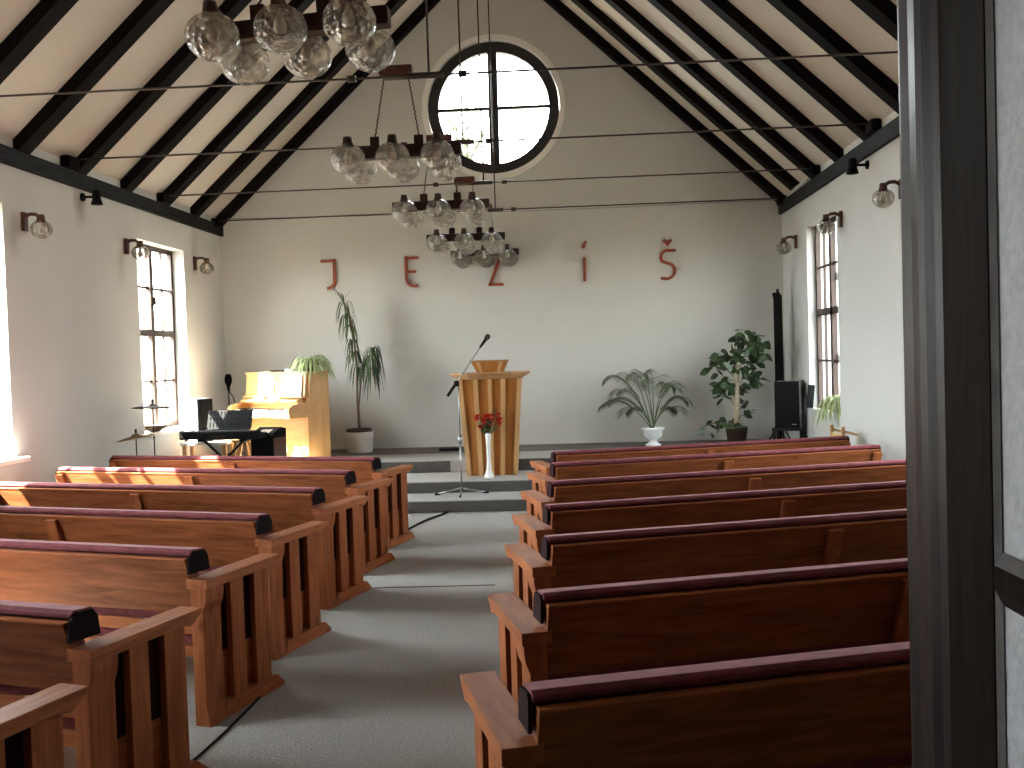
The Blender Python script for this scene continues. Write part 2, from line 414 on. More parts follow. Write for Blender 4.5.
# ------------------------------------------------------------------ windows
def make_window(n, x, y, s, label, small=False):
    """s: direction into the room (+1 left wall, -1 right wall); frame stands in the outer part of the wall"""
    WH = WHS[y]; qm = WH * .53
    t = thing('window_%d' % n, label, 'window', (x - s * .15, y, 0), kind='structure')
    # frame
    d = .05
    f = MB()
    f.box((-d, -WH, WZ0), (0, -WH + .06, WZ1)); f.box((-d, WH - .06, WZ0), (0, WH, WZ1))
    f.box((-d, -WH + .06, WZ1 - .06), (0, WH - .06, WZ1)); f.box((-d, -WH + .06, WZ0), (0, WH - .06, WZ0 + .07))
    f.box((-d, -.045, WZ0 + .07), (.012, .045, WZ1 - .06)); f.box((-d, -WH + .06, 2.02), (.018, WH - .06, 2.10))
    f.build('frame', 'window_wood', t)
    b = MB()
    for yy in (-qm, qm): b.box((-.035, yy - .014, WZ0 + .07), (-.005, yy + .014, WZ1 - .06))
    for zz in (1.48, 2.60): b.box((-.035, -WH + .06, zz - .014), (-.006, WH - .06, zz + .014))
    b.build('muntin', 'window_wood', t)
    for (yy, zz) in ((-.06, 1.5), (.06, 2.45), (-.06, 2.45)): MB().box((-.005, yy - .012, zz - .05), (.03, yy + .012, zz + .05), .004).build('latch', 'dark_metal', t)
    g = MB(); g.box((-.024, -WH + .03, WZ0 + .03), (-.020, WH - .03, WZ1 - .03)); g.build('pane', 'window_glass', t)
    sl = MB(); e = .15 * s
    sl.box((s * .0, -WH + .002, WZ0 - .03), (.15 * s, WH - .002, WZ0 + .004))
    if s > 0: sl.box((.15 * s, -WH - .10, WZ0 - .035), (.27 * s, WH + .06, WZ0 + .006), .006)
    sl.build('sill', 'reveal_white', t)
    return t
lab = ['tall wooden casement window beside the piano', 'tall wooden casement window halfway along the sunlit wall', 'unseen casement window added nearest the entrance to light the pews',
       'tall wooden casement window behind the trailing plant', 'casement window halfway along the shaded wall, behind the doorpost', 'casement window nearest the entrance on the shaded wall']
for i, y in enumerate(WY):
    make_window(i + 1, XL, y, 1, lab[i])
    if i < 2: make_window(i + 4, XR, y, -1, lab[i + 3])
# round window
t = thing('window_6', 'round window with a dark ring frame and cross bars, high in the gable', 'window', (WC.x, YB, WC.y), kind='structure')
def ring(ro, ri, y0, y1, n=72):
    m = MB(); RX = Matrix.Rotation(R(90), 4, 'X')
    m.lathe([(ri, -y0), (ro, -y0), (ro, -y1), (ri, -y1)], n, M=RX, closed=True, smooth=False); return m
ring(WRAD - .01, WRAD - .15, .07, .17).build('frame', 'round_wood', t)
m = MB(); m.box((-.065, .05, -WRAD + .1), (.065, .16, WRAD - .1)); m.build('mullion', 'round_wood', t)
m = MB(); m.box((-WRAD + .1, .08, -.02), (-.066, .14, .02)); m.box((.066, .08, -.02), (WRAD - .1, .14, .02)); m.build('muntin', 'round_wood', t)
m = MB(); m.lathe([(0, -.115), (WRAD - .12, -.115), (WRAD - .12, -.12), (0, -.12)], 72, M=Matrix.Rotation(R(90), 4, 'X'), smooth=False); m.build('pane', 'window_glass', t)
ring(WRAD + .07, WRAD - .005, -.014, .0).build('rim', 'reveal_white', t)

# ------------------------------------------------------------------ doorway: jamb and the opened door leaf on the right
dj = thing('door_1', 'dark varnished door jamb with a rounded edge at the entrance', 'door frame', (0, 0, 0), kind='structure')
m = MB()
prof = [(DX1 + .004, 1.432), (DX1, 1.452), (DX1 - .008, 1.468), (DX1 - .010, 1.49), (DX1 - .006, 1.515), (DX1 - .002, 1.54), (DX1 - .004, 1.572), (DX1 - .002, 1.585), (DX1 + .075, 1.585), (DX1 + .075, 1.432)]
m.prism(prof, 'z', 0, DZ); m.build('jamb', 'varnish', dj)
m = MB(); m.prism([(DX0 + .0, 1.432), (DX0, 1.58), (DX0 - .07, 1.58), (DX0 - .07, 1.432)], 'z', 0, DZ, .006); m.build('jamb', 'varnish', dj)
m = MB(); m.box((DX0 - .07, 1.432, DZ), (DX1 + .075, 1.585, DZ + .075), .006); m.build('lintel', 'varnish', dj)
dl = thing('door_2', 'dark varnished glazed door leaf standing open at the entrance', 'door', (DX1, 1.425, 0), kind='structure')
LW = .95
m = MB(); m.box((0, -.152, .02), (.045, 0, 2.5), .003); m.build('stile', 'varnish_flat', dl)
m = MB(); m.box((0, -LW, .02), (.045, -LW + .15, 2.5), .003); m.build('stile', 'varnish_flat', dl)
MB().box((.001, -LW + .15, 2.36), (.044, -.152, 2.5)).build('rail', 'varnish_flat', dl); MB().box((.001, -LW + .15, .02), (.044, -.152, .30)).build('rail', 'varnish_flat', dl)
ZB = (.50, 1.348, 2.2)
for z in ZB: MB().box((.001, -LW + .15, z - .016), (.044, -.152, z + .016)).build('glazing_bar', 'varnish_flat', dl)
zs = [.30] + [z for q in ZB for z in (q - .016, q + .016)] + [2.36]
mg = MB()
for k in range(0, len(zs), 2):
    if zs[k + 1] - zs[k] < .05: continue
    a, b = zs[k], zs[k + 1]; y0, y1 = -.152, -LW + .15; w, dpt = .008, .009
    for (ya, yb) in ((y0, y0 - w), (y1, y1 + w)):
        mv = MB(); mv.poly([(0.002, ya, a), (0.002, ya, b), (dpt, yb, b - .018), (dpt, yb, a + .018), (dpt + .008, ya, a), (dpt + .008, ya, b)], [(0, 1, 2, 3), (0, 3, 4), (1, 5, 2), (2, 5, 4, 3)]); mv.build('upright_bead', 'sheen_bead', dl)['label'] = 'upright bead coloured pale for grazing reflection'
    for (za, zb) in ((a, a + .018), (b, b - .018)):
        mh = MB(); mh.poly([(0.002, y0, za), (dpt, y0 - w, zb), (dpt, y1 + w, zb), (0.002, y1, za)], [(0, 1, 2, 3)]); mh.build('bead', 'varnish', dl)
    mg.box((.011, y1, a), (.015, y0, b))
mg.build('pane', 'frosted_glass', dl)['label'] = 'pale frosted glass pane'

# ------------------------------------------------------------------ pews
AL = R(16.3)
def make_pew(s):
    """s=+1: pew running outward along +x (loudspeaker side); s=-1 mirrored. y=0 is the rear of the arm, +y faces the stage"""
    t = thing('pew', '', '', (0, 0, 0))
    def X(x): return s * x
    PL = 2.90
    def pbox(a, b, bev=0): return (X(a[0]), a[1], a[2]), (X(b[0]), b[1], b[2]), bev
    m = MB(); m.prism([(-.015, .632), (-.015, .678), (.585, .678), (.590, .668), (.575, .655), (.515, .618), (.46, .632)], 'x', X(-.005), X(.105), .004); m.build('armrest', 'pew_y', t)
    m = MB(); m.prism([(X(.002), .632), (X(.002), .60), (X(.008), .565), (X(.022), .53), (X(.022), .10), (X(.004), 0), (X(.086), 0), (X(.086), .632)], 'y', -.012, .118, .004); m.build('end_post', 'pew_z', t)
    for (a, b) in ((.195, .295), (.385, .505)):
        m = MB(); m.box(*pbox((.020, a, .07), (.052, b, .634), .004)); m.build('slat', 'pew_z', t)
    m = MB(); m.prism([(.118, 0), (.118, .072), (.535, .072), (.60, .02), (.60, 0)], 'x', X(.008), X(.084), .004); m.build('foot_rail', 'pew_y', t)
    # back panel leans back
    m = MB(); m.prism([(.05, .50), (-.045, .772), (-.012, .772), (.083, .50)], 'x', X(.088), X(PL), .003); bp_ = m.build('back_panel', 'pew_back_shade', t)
    m = MB(); m.box(*pbox((.087, -.047, .769), (PL, -.010, .776), .001)); m.build('top_edge', 'pew_x', bp_)
    for xc in (1.52, PL - .04):
        m = MB(); m.prism([(.03, .455), (-.065, .748), (-.043, .756), (.052, .463)], 'x', X(xc - .04), X(xc + .04), .003); m.build('batten', 'pew_z', t)
    # maroon top pad with dark end faces
    m = MB(); prof = [(-.016, .786), (-.016, .800), (.002, .812), (.082, .805), (.100, .772), (.112, .700), (.045, .700), (.015, .786)]
    m.prism(prof, 'x', X(.078), X(PL + .01), .005); pad = m.build('top_pad', 'maroon', t)
    for xa in (.068, PL + .008):
        m = MB(); m.prism([(-.040, .705), (-.034, .776), (.002, .803), (.078, .798), (.100, .770), (.110, .702)] if s < 0 else [(.0, .702), (-.010, .790), (.004, .803), (.078, .798), (.098, .770), (.110, .702)], 'x', X(xa), X(xa + .011)); m.build('pad_end', 'pad_end_black' if s < 0 else 'maroon_dark', pad)['label'] = 'dark end face of the pad'
    m = MB(); m.prism([(.093, .45), (.01, .715), (.05, .715), (.14, .45)], 'x', X(.09), X(PL - .02), .012); m.build('back_cushion', 'maroon', t)
    m = MB(); m.box(*pbox((.088, .075, .395), (PL, .10, .45), .003)); m.build('lower_rail', 'pew_x', t)
    m = MB(); m.box(*pbox((.088, .08, .285), (PL, .50, .335), .004)); m.build('seat', 'pew_x', t)
    m = MB(); m.box(*pbox((.10, .105, .337), (PL - .01, .50, .39), .014)); m.build('seat_cushion', 'maroon', t)
    m = MB(); m.box(*pbox((.056, .115, .300), (.068, .50, .630))); m.build('side_pad', 'maroon_dark', t)
    m = MB(); m.box(*pbox((.056, .115, .074), (.068, .50, .299))); m.build('side_board', 'pew_y', t)
    m = MB(); m.box(*pbox((PL - .06, -.01, 0), (PL - .005, .10, .60), .004)); m.build('end_post', 'pew_z', t)
    m = MB(); m.box(*pbox((PL - .055, .38, 0), (PL - .01, .49, .60), .004)); m.build('end_post', 'pew_z', t)
    m = MB(); m.box(*pbox((PL - .065, -.02, .60), (PL + .02, .54, .645), .004)); m.build('armrest', 'pew_y', t)
    m = MB(); m.box(*pbox((PL - .055, .10, 0), (PL - .01, .38, .07), .004)); m.build('foot_rail', 'pew_y', t)
    m = MB(); m.box(*pbox((1.45, .09, 0), (1.49, .48, .285), .003)); m.build('centre_support', 'pew_z', t)
    return t
ordn = ['front', 'second', 'third', 'fourth', 'fifth', 'sixth', 'seventh']
LT = [(-1.49, 8.86), (-1.50, 7.90), (-1.49, 6.90), (-1.52, 5.83), (-1.52, 4.86), (-1.52, 3.80), (-1.52, 2.87)]
RT = [(-.40, 8.96), (-.39, 8.08), (-.385, 6.98), (-.385, 5.95), (-.365, 5.00), (-.36, 3.94), (-.36, 2.94)]
for s, T, where in ((-1, LT, 'piano'), (1, RT, 'loudspeaker')):
    proto = make_pew(s)
    for i, (x, y) in enumerate(T):
        o = proto if i == 0 else copy_tree(proto)
        a = s * AL
        fx, fy = -math.sin(a), math.cos(a)
        o.location = (x - fx * .57, y - fy * .57, 0); o.rotation_euler = (0, 0, a)
        if i in (0, 6):
            lb = 'brown wooden pew with maroon pad on the %s side, %s' % (where, 'nearest the stage' if i == 0 else 'nearest the entrance')
        else:
            lb = 'brown wooden pew with maroon pad, %s from the stage on the %s side' % (ordn[i], where)
        tag(o, lb, 'pew', 'pews on the %s side of the aisle' % where)

# ------------------------------------------------------------------ lamps
def globe_prof(r, sq=.88):
    pr = []
    for k in range(2, 13):
        a = PI / 2 - k * PI / 12.5
        pr.append((r * math.cos(a), r * sq * math.sin(a)))
    pr += [(r * .33, -r * sq * .97)]
    return pr
def add_globe(t, c, r, arm, arm_r=.016, am='red_brown'):
    """arm tube, socket and glass globe hanging at c"""
    c = V(c)
    a = MB(); a.tube(arm, arm_r, 8)
    top = c.z + r * .86
    a.lathe([(0, .055), (.030, .05), (.036, .01), (.042, -.02), (0, -.025)], 12, (c.x, c.y, top)); ar = a.build('arm', am, t)
    g = MB(); g.lathe(globe_prof(r), 28, c); gl = g.build('globe', 'globe_glass', t)
    b = MB(); b.lathe([(0, .02), (.014, .02), (.015, -.01), (.026, -.035), (.030, -.058), (.022, -.08), (0, -.09)], 12, (c.x, c.y, top - .04)); b.build('bulb', 'white_bulb', gl)
plain('white_bulb', (.75, .73, .68), .3, var=.03)

def make_chandelier():
    t = thing('chandelier', '', '')
    m = MB(); m.box((-.465, -.045, -.045), (.465, .045, .045), .018); m.build('bar', 'dark_wood', t)
    for k in (-1, 0, 1):
        for s in (-1, 1):
            x = k * .318
            c = (x, s * .20, -.075)
            arm = [(x, s * .01, .03), (x, s * .05, .055), (x, s * .12, .07), (x, s * .17, .065), (x, s * .197, .055), (x, s * .20, .03)]
            add_globe(t, c, .122, arm, .012, 'dark_wood')
    for s in (-1, 1):
        m = MB(); m.box((s * .16 - .035, -.03, .045), (s * .16 + .035, .03, .115), .006); m.build('block', 'dark_wood', t)
    return t
ROD = [(4.80, 3.70), (7.06, 3.697), (9.29, 3.697), (11.48, 3.697), (13.25, 3.64)]
CH = [(-1.262, 4.575, 3.232), (-1.205, 7.02, 3.145), (-1.19, 9.25, 3.10), (-1.19, 11.44, 3.06), (-1.125, 13.22, 3.06)]
chl = ['large wooden chandelier of six clear glass globes, the one nearest the entrance', 'wooden chandelier with six glass globes just below and beside the round window',
       'wooden chandelier of glass globes, third from the entrance', 'wooden chandelier of glass globes, second from the gable wall', 'wooden chandelier closest to the gable wall, above the letter Z']
proto = make_chandelier()
for i, (x, y, z) in enumerate(CH):
    o = proto if i == 0 else copy_tree(proto)
    o.location = (x, y, z); o.rotation_euler = (0, R((-2.5, 0, 0, 0, 0)[i]), R((-2, -1, 0, 0, 0)[i])); tag(o, chl[i], 'chandelier', 'chandeliers above the aisle')
for i, (x, y, z) in enumerate(CH):
    o = [q for q in bpy.data.objects if q.name.startswith('chandelier') and q.parent is None][i]
    ry, rzz = ROD[i]; dz = rzz - z
    m = MB(); m.box((-.12, ry - y - .04, dz + .012), (.12, ry - y + .04, dz + .075), .006); m.build('canopy', 'red_brown', o)
    for s in (-1, 1):
        m = MB()
        a = V((s * .16, 0, .115)); b = V((s * .085, ry - y, dz + .02)); n = 26
        m.tube([a.lerp(b, k / n) + V((.004 * (-1) ** k, 0, 0)) for k in range(n + 1)], .0055, 5)
        m.build('chain', 'dark_metal', o)

# tie rods across the nave with hanger and end brackets
tl = ['tie rod nearest the entrance, above the first chandelier', 'iron tie rod crossing the top of the round window', 'iron tie rod crossing the lower part of the round window', 'iron tie rod passing just below the round window', 'lowest iron tie rod, nearest the gable wall']
for i, (y, z) in enumerate(ROD):
    t = thing('tie_rod', tl[i], 'tie rod', (0, y, z), group='tie rods across the nave')
    m = MB(); m.tube([(XL + .05, 0, 0), (XR - .05, 0, 0)], .0085, 8); m.build('rod', 'dark_metal', t)
    m = MB(); m.tube([(-1.30, 0, 0), (-.86, 0, 0)], .024, 8); m.build('turnbuckle', 'dark_metal', t)
    for xx in (-1.53, -.72): MB().tube([(xx - .03, 0, 0), (xx + .03, 0, 0)], .026, 8).build('nut', 'dark_metal', t)
    m = MB(); m.tube([(-.965, 0, 0), (-.975, 0, RIDGE - z - .05)], .0085, 6); m.build('hanger', 'dark_metal', t)
    for xx in (XL, XR):
        s = 1 if xx < 0 else -1
        m = MB(); m.box((xx, -.10, -.085), (xx + s * .10, .10, .03), .02); m.build('end_bracket', 'beam_wood', t)
m = MB(); m.tube([(XL, 0, .0), (-2, 0, -.05), (.5, 0, -.06), (XR, 0, -.04)], .005, 5)
tag(m.build('overhead_wire', 'grey_box', loc=(0, 13.42, 3.69)), 'thin wire strung across the gable wall just above the lowest tie rod', 'wire')

def make_wall_lamp(s):
    t = thing('wall_lamp', '', '')
    m = MB(); m.box((0, -.03, -.085), (s * .035, .03, .085), .006); m.build('back_plate', 'red_brown', t)
    arm = [(s * .03, 0, .045), (s * .07, 0, .065), (s * .12, 0, .062), (s * .155, 0, .035), (s * .17, 0, .0)]
    add_globe(t, (s * .17, 0, -.075), .094, arm, .017)
    return t
for s, x, ys, nm in ((1, XL, (8.50, 10.51, 12.48), ['between the two windows on the sunlit wall', 'at the top of the window beside the piano', 'in the corner above the piano']),
                     (-1, XR, (8.67, 10.57, 12.63), ['close to the doorpost', 'at the top of the trailing plant\'s window', 'in the corner above the loudspeaker'])):
    proto = make_wall_lamp(s)
    for i, y in enumerate(ys):
        o = proto if i == 0 else copy_tree(proto)
        o.location = (x, y, 2.99); tag(o, 'globe wall lamp on a wooden bracket, ' + nm[i], 'wall lamp', 'globe lamps along the walls')
for s, x, y, lb in ((1, XL, 9.60, 'small black spotlight under the wall plate on the sunlit wall'), (-1, XR, 9.64, 'small black spotlight under the wall plate on the shaded wall')):
    t = thing('spotlight', lb, 'spotlight', (x, y, 3.385), group='spotlights below the wall plates')
    m = MB(); m.lathe([(0, 0), (.045, 0), (.04, .02), (.015, .03), (0, .03)], 16, M=Matrix.Rotation(s * R(90), 4, 'Y')); m.build('mount', 'black', t)
    m = MB(); m.tube([(s * .02, 0, 0), (s * .10, 0, .0), (s * .14, 0, -.01)], .013, 8); m.build('arm', 'black', t)
    m = MB(); m.lathe([(0, .075), (.035, .07), (.042, .05), (.040, -.01), (.060, -.075), (.054, -.075), (.03, -.04), (0, -.04)], 18, (s * .15, 0, -.005), M=None); m.build('lamp_head', 'black', t)

# ------------------------------------------------------------------ letters on the gable wall
def stroke(pts, w=.038, d=.03):
    m = MB(); pts = [V(p) for p in pts]; pts = [p for i, p in enumerate(pts) if i == 0 or (p - pts[i - 1]).length > 1e-4]; n = len(pts); L, Rr = [], []
    for i, p in enumerate(pts):
        d0 = (pts[i] - pts[i - 1]).normalized() if i else None
        d1 = (pts[i + 1] - pts[i]).normalized() if i < n - 1 else None
        dd = ((d0 or d1) + (d1 or d0)).normalized()
        nn = V((-dd.y, dd.x)); k = 1 / max(.45, nn.dot(V((-(d1 or d0).y, (d1 or d0).x))))
        L.append(p + nn * w / 2 * k); Rr.append(p - nn * w / 2 * k)
    P = []
    for y in (0, -d):
        P += [(p.x, y, p.y) for p in L]; P += [(p.x, y, p.y) for p in Rr]
    F = []
    for i in range(n - 1):
        F += [(i, i + 1, n + i + 1, n + i), (2 * n + i + 1, 2 * n + i, 3 * n + i, 3 * n + i + 1), (i + 1, i, 2 * n + i, 2 * n + i + 1), (n + i, n + i + 1, 3 * n + i + 1, 3 * n + i)]
    F += [(0, n, 3 * n, 2 * n), (n - 1, 3 * n - 1, 4 * n - 1, 2 * n - 1)]
    m.poly(P, F); return m
def arc(cx, cy, r, a0, a1, n=8, ry=None): return [(cx + r * math.cos(R(a0 + (a1 - a0) * k / n)), cy + (ry or r) * math.sin(R(a0 + (a1 - a0) * k / n))) for k in range(n + 1)]
def letter(ch, x, z, strokes):
    big = None
    for i, p in enumerate(strokes):
        m = stroke(p)
        if big is None: big = m
        else:
            me = bpy.data.meshes.new('t'); m.bm.to_mesh(me); m.bm.free(); big.bm.from_mesh(me); bpy.data.meshes.remove(me)
    bmesh.ops.recalc_face_normals(big.bm, faces=list(big.bm.faces))
    o = big.build('wall_letter', 'letter_red', loc=(x, YB - .012, z)); return tag(o, ch, 'letter', 'letters on the gable wall')
H = .41
LZ = 2.645
letter('red-brown letter J on the gable wall, above the dracaena', -3.33, LZ, [[(-.12, H), (.07, H)], [(.07, H + .027), (.07, .13)] + arc(-.03, .13, .10, 0, -95, 8)])
letter('red-brown letter E on the gable wall', -2.18, LZ, [[(.11, H), (-.065, H)], [(-.07, H + .027), (-.07, .13)] + arc(.04, .13, .11, 180, 275, 8) + [(.09, .03)], [(-.05, .22), (.07, .22)]])
letter('red-brown letter Z on the gable wall, behind the last chandelier', -1.00, LZ, [[(-.10, H), (.10, H)], [(.085, H + .01), (-.085, .0)], [(-.11, .0), (.10, .0)]])
letter('red-brown letter I with an acute accent on the gable wall', .22, LZ - .0, [[(0, H - .08), (0, 0)], [(-.02, H + .05), (.03, H + .14)]])
letter('red-brown letter S with a caron on the gable wall', 1.36, LZ - .01, [[(.11, H - .02)] + arc(-.0, H - .11, .095, 70, 215, 8) + arc(-.02, .115, .11, 50, -95, 9)[0:] + [(-.10, .015)], [(-.055, H + .13), (0, H + .065), (.055, H + .13)]])

# ------------------------------------------------------------------ pulpit
t = thing('pulpit', 'wooden slatted pulpit with a flared top on the second step', 'pulpit', (-.955, 11.36, .26))
ZT = 1.13
def taper(u, v, y):  # u -1..1 across, v 0..1 up, y depth
    return (u * (.29 + .085 * v), y, v * ZT)
m = MB()
P = [taper(-1, 0, .0), taper(1, 0, 0), (.27, .30, 0), (-.27, .30, 0), taper(-1, 1, -.02), taper(1, 1, -.02), (.36, .36, ZT), (-.36, .36, ZT)]
m.poly(P, [(0, 3, 2, 1), (4, 5, 6, 7), (0, 1, 5, 4), (1, 2, 6, 5), (2, 3, 7, 6), (3, 0, 4, 7)]); m.build('body', 'pulpit_panel', t)
for u in (-.93, -.45, 0.0, .42, .93):
    m = MB(); w = .026 if u else .022
    b0, b1 = V(taper(u, 0, -.045)), V(taper(u, 1, -.075))
    dpt = .047 if abs(u) > .2 else .06
    pts = []
    for c in (b0, b1): pts += [(c.x - w, c.y, c.z), (c.x + w, c.y, c.z), (c.x + w, c.y + dpt, c.z), (c.x - w, c.y + dpt, c.z)]
    m.poly(pts, [(0, 3, 2, 1), (4, 5, 6, 7), (0, 1, 5, 4), (1, 2, 6, 5), (2, 3, 7, 6), (3, 0, 4, 7)]); m.build('batten', 'pulpit_batten', t)
def flared(m, top, bot, z0, z1):
    P = [(*p, z0) for p in bot] + [(*p, z1) for p in top]; n = len(top)
    m.poly(P, [tuple(range(n))[::-1], tuple(range(n, 2 * n))] + [(i, (i + 1) % n, n + (i + 1) % n, n + i) for i in range(n)])
m = MB()
flared(m, [(-.475, .02), (-.25, -.14), (.25, -.14), (.475, .02), (.43, .38), (-.43, .38)], [(-.37, .02), (-.22, -.085), (.22, -.085), (.37, .02), (.37, .37), (-.37, .37)], ZT, ZT + .06)
flared(m, [(-.475, .02), (-.25, -.14), (.25, -.14), (.475, .02), (.43, .38), (-.43, .38)], [(-.475, .02), (-.25, -.14), (.25, -.14), (.475, .02), (.43, .38), (-.43, .38)], ZT + .06, ZT + .078)
m.build('top_slab', 'pulpit_top', t)
m = MB()
flared(m, [(-.215, .0), (.215, .0), (.20, .30), (-.20, .30)], [(-.15, .03), (.15, .03), (.15, .28), (-.15, .28)], ZT + .078, ZT + .20)
rd = m.build('reading_desk', 'pulpit_panel', t)
m = MB(); flared(m, [(-.235, -.02), (.235, -.02), (.21, .33), (-.21, .33)], [(-.225, -.01), (.225, -.01), (.20, .32), (-.20, .32)], ZT + .20, ZT + .222); m.build('desk_top', 'pulpit_top', rd)
for u in (-.11, .11):
    m = MB(); x0, x1 = u * .9, u * 1.25
    m.poly([(x0 - .02, .012, ZT + .078), (x0 + .02, .012, ZT + .078), (x0 + .02, .04, ZT + .078), (x0 - .02, .04, ZT + .078), (x1 - .022, -.014, ZT + .20), (x1 + .022, -.014, ZT + .20), (x1 + .022, .02, ZT + .20), (x1 - .022, .02, ZT + .20)],
           [(0, 3, 2, 1), (4, 5, 6, 7), (0, 1, 5, 4), (1, 2, 6, 5), (2, 3, 7, 6), (3, 0, 4, 7)]); m.build('desk_batten', 'pulpit_batten', rd)

# vase with red flowers before the pulpit
VX, VY = -.975, 11.12
m = MB(); m.lathe([(0, 0), (.060, 0), (.058, .02), (.030, .09), (.022, .2), (.024, .38), (.034, .50), (.036, .525), (.030, .525), (.02, .40), (0, .38)], 20)
v = m.build('flower_vase', 'white', loc=(VX, VY, .26)); tag(v, 'slender white floor vase on the second step before the pulpit', 'vase')
t = thing('flower_bouquet', 'bunch of red flowers with greenery standing in the slender white vase', 'flowers', (VX, VY, .70))
m = MB(); ml = MB()
fl = []
rng = random.Random(3)
for k in range(20):
    a = rng.uniform(0, 2 * PI); r = rng.uniform(.02, .15); z = .18 + rng.uniform(-.03, .12)
    p = V((r * math.cos(a) * 1.05, r * math.sin(a) * .7, z - .02)); fl.append(p)
    m.tube([(0, 0, 0), (p.x * .25, p.y * .25, .08), tuple(p)], .004, 5)
for k in range(26):
    a = rng.uniform(0, 2 * PI); r = rng.uniform(.05, .15); z = .10 + rng.uniform(0, .16)
    b = V((r * math.cos(a) * .4, r * math.sin(a) * .4, z * .6)); e = V((r * math.cos(a), r * math.sin(a), z))
    ml.leaf([b, b.lerp(e, .5) + V((0, 0, .02)), e], .022)
for k in range(9):
    x = .06 + rng.uniform(-.03, .05); ml.leaf([(x * .6, -.02, .2), (x, -.02, .30 + rng.uniform(-.04, .04)), (x + rng.uniform(-.02, .04), -.02, .37 + rng.uniform(0, .05))], .014)
m.build('stem', 'leaf_dark', t); ml.build('leaf', 'leaf_palm', t)
for p in fl:
    m = MB()
    for k in range(7):
        a = 2 * PI * k / 7 + p.x * 9; d = V((math.cos(a), math.sin(a), .5)) * .052
        m.leaf([p, p + d * .6 + V((0, 0, .012)), p + d], .027)
    m.lathe([(0, .012), (.012, .006), (.012, -.006), (0, -.012)], 8, p); m.build('blossom', 'petal_red', t)

# ------------------------------------------------------------------ microphone stands
t = thing('microphone_stand', 'chrome boom microphone stand on the lower step beside the pulpit', 'microphone stand', (-1.255, 10.74, .13))
m = MB(); m.tube([(0, 0, .03), (0, 0, .62)], .010, 10); m.build('lower_pole', 'steel', t)
m = MB(); m.tube([(0, 0, .60), (0, 0, 1.27)], .007, 8); m.build('upper_pole', 'steel', t)
m = MB(); m.lathe([(0, .05), (.022, .05), (.024, -.02), (.018, -.05), (0, -.05)], 12, (0, 0, .62)); m.build('clutch', 'steel', t)
for a, L in ((186, .27), (8, .27), (272, .22)):
    m = MB(); d = V((math.cos(R(a)), math.sin(R(a)), 0))
    m.tube([d * .01 + V((0, 0, .07)), d * L + V((0, 0, .014))], .011, 8); lg = m.build('leg', 'steel', t)
    m = MB(); m.tube([d * (L - .03) + V((0, 0, .016)), d * (L + .03) + V((0, 0, .012))], .012, 8); m.build('rubber_foot', 'black', lg)
m = MB(); m.lathe([(0, .03), (.03, .02), (.03, -.03), (0, -.04)], 12, (-.02, 0, 1.24)); m.build('boom_joint', 'black', t)
m = MB(); a0, a1 = V((-.12, -.035, 1.10)), V((.29, .10, 1.685)); m.tube([a0, a1], .0075, 8); bo = m.build('boom', 'steel', t)
m = MB(); m.tube([a0, a0.lerp(a1, .2)], .017, 8); m.build('counterweight', 'black', bo)
mt = thing('microphone', 'black microphone held at the tip of the boom above the pulpit', 'microphone', tuple(V((-1.255, 10.74, .13)) + V((.245, .085, 1.625))))
dd = V((.055, .02, .075)).normalized()
m = MB(); m.tube([dd * 0, dd * .12], [.013, .019], 10); m.build('handle', 'black', mt)
m = MB(); m.tube([dd * .115, dd * .13, dd * .155, dd * .175, dd * .183], [.02, .029, .031, .022, .006], 12); m.build('grille', 'dark_metal', mt)
t = thing('vocal_microphone', 'black foam-covered microphone on a stand behind the piano in the corner', 'microphone', (-4.68, 13.05, .41))
m = MB(); m.tube([(0, 0, 0.02), (0, 0, .95)], .009, 8); m.lathe([(0, .025), (.13, .02), (.13, 0), (0, 0)], 20); m.build('stand', 'black', t)
m = MB(); m.tube([(0, 0, .95), (.02, 0, .86), (.06, 0, .80), (.08, 0, .72)], .007, 6); m.build('cable', 'black', t)
m = MB(); m.lathe([(0, .17), (.035, .16), (.05, .11), (.048, .05), (.025, 0), (.018, -.06), (0, -.06)], 14, (0, 0, .95)); m.build('windscreen', 'black_matte', t)

# ------------------------------------------------------------------ piano
PT = R(-36)
t = thing('upright_piano', 'light wooden upright piano angled in the corner of the stage', 'piano', (-3.29, 11.90, .41), PT)
# local: x from -1.42 to 0 along the front, front face at y=0 looking to -y, depth +y
W = 1.29; D_ = .36; HH = 1.13; KZ = .62
m = MB(); m.box((-W + .03, .03, .03), (-.03, D_, HH - .02)); m.build('case', 'piano_x', t)
for x in (-W, -.035):
    m = MB(); m.prism([(0.015, 0), (D_, 0), (D_, HH - .02), (.06, HH - .02), (.05, .80), (.015, .78)], 'x', x, x + .035, .003); m.build('side_panel', 'piano_z', t)
m = MB(); m.box((-W - .01, .03, HH - .022), (.01, D_ + .01, HH), .004); m.build('lid', 'piano_x', t)
m = MB(); m.prism([(.05, .82), (.075, HH - .03), (.03, HH - .03), (.0, .82)], 'x', -W + .036, -.036, .003); m.build('music_panel', 'piano_x', t)
m = MB(); m.box((-W + .036, -.045, .805), (-.036, .03, .825), .004); m.build('music_shelf', 'piano_x', t)
m = MB(); m.prism([(.0, .72), (.0, .80), (-.10, .775), (-.11, .755), (-.03, .72)], 'x', -W + .06, -.06, .003); m.build('fallboard', 'piano_x', t)
m = MB(); m.box((-W, -.27, KZ - .06), (0, .02, KZ), .005); m.build('keybed', 'piano_x', t)
for x in (-W, -.09):
    m = MB(); m.prism([(.02, KZ), (-.27, KZ), (-.27, KZ + .055), (-.22, KZ + .10), (.02, KZ + .13)], 'x', x, x + .09, .006); m.build('cheek_block', 'piano_z', t)
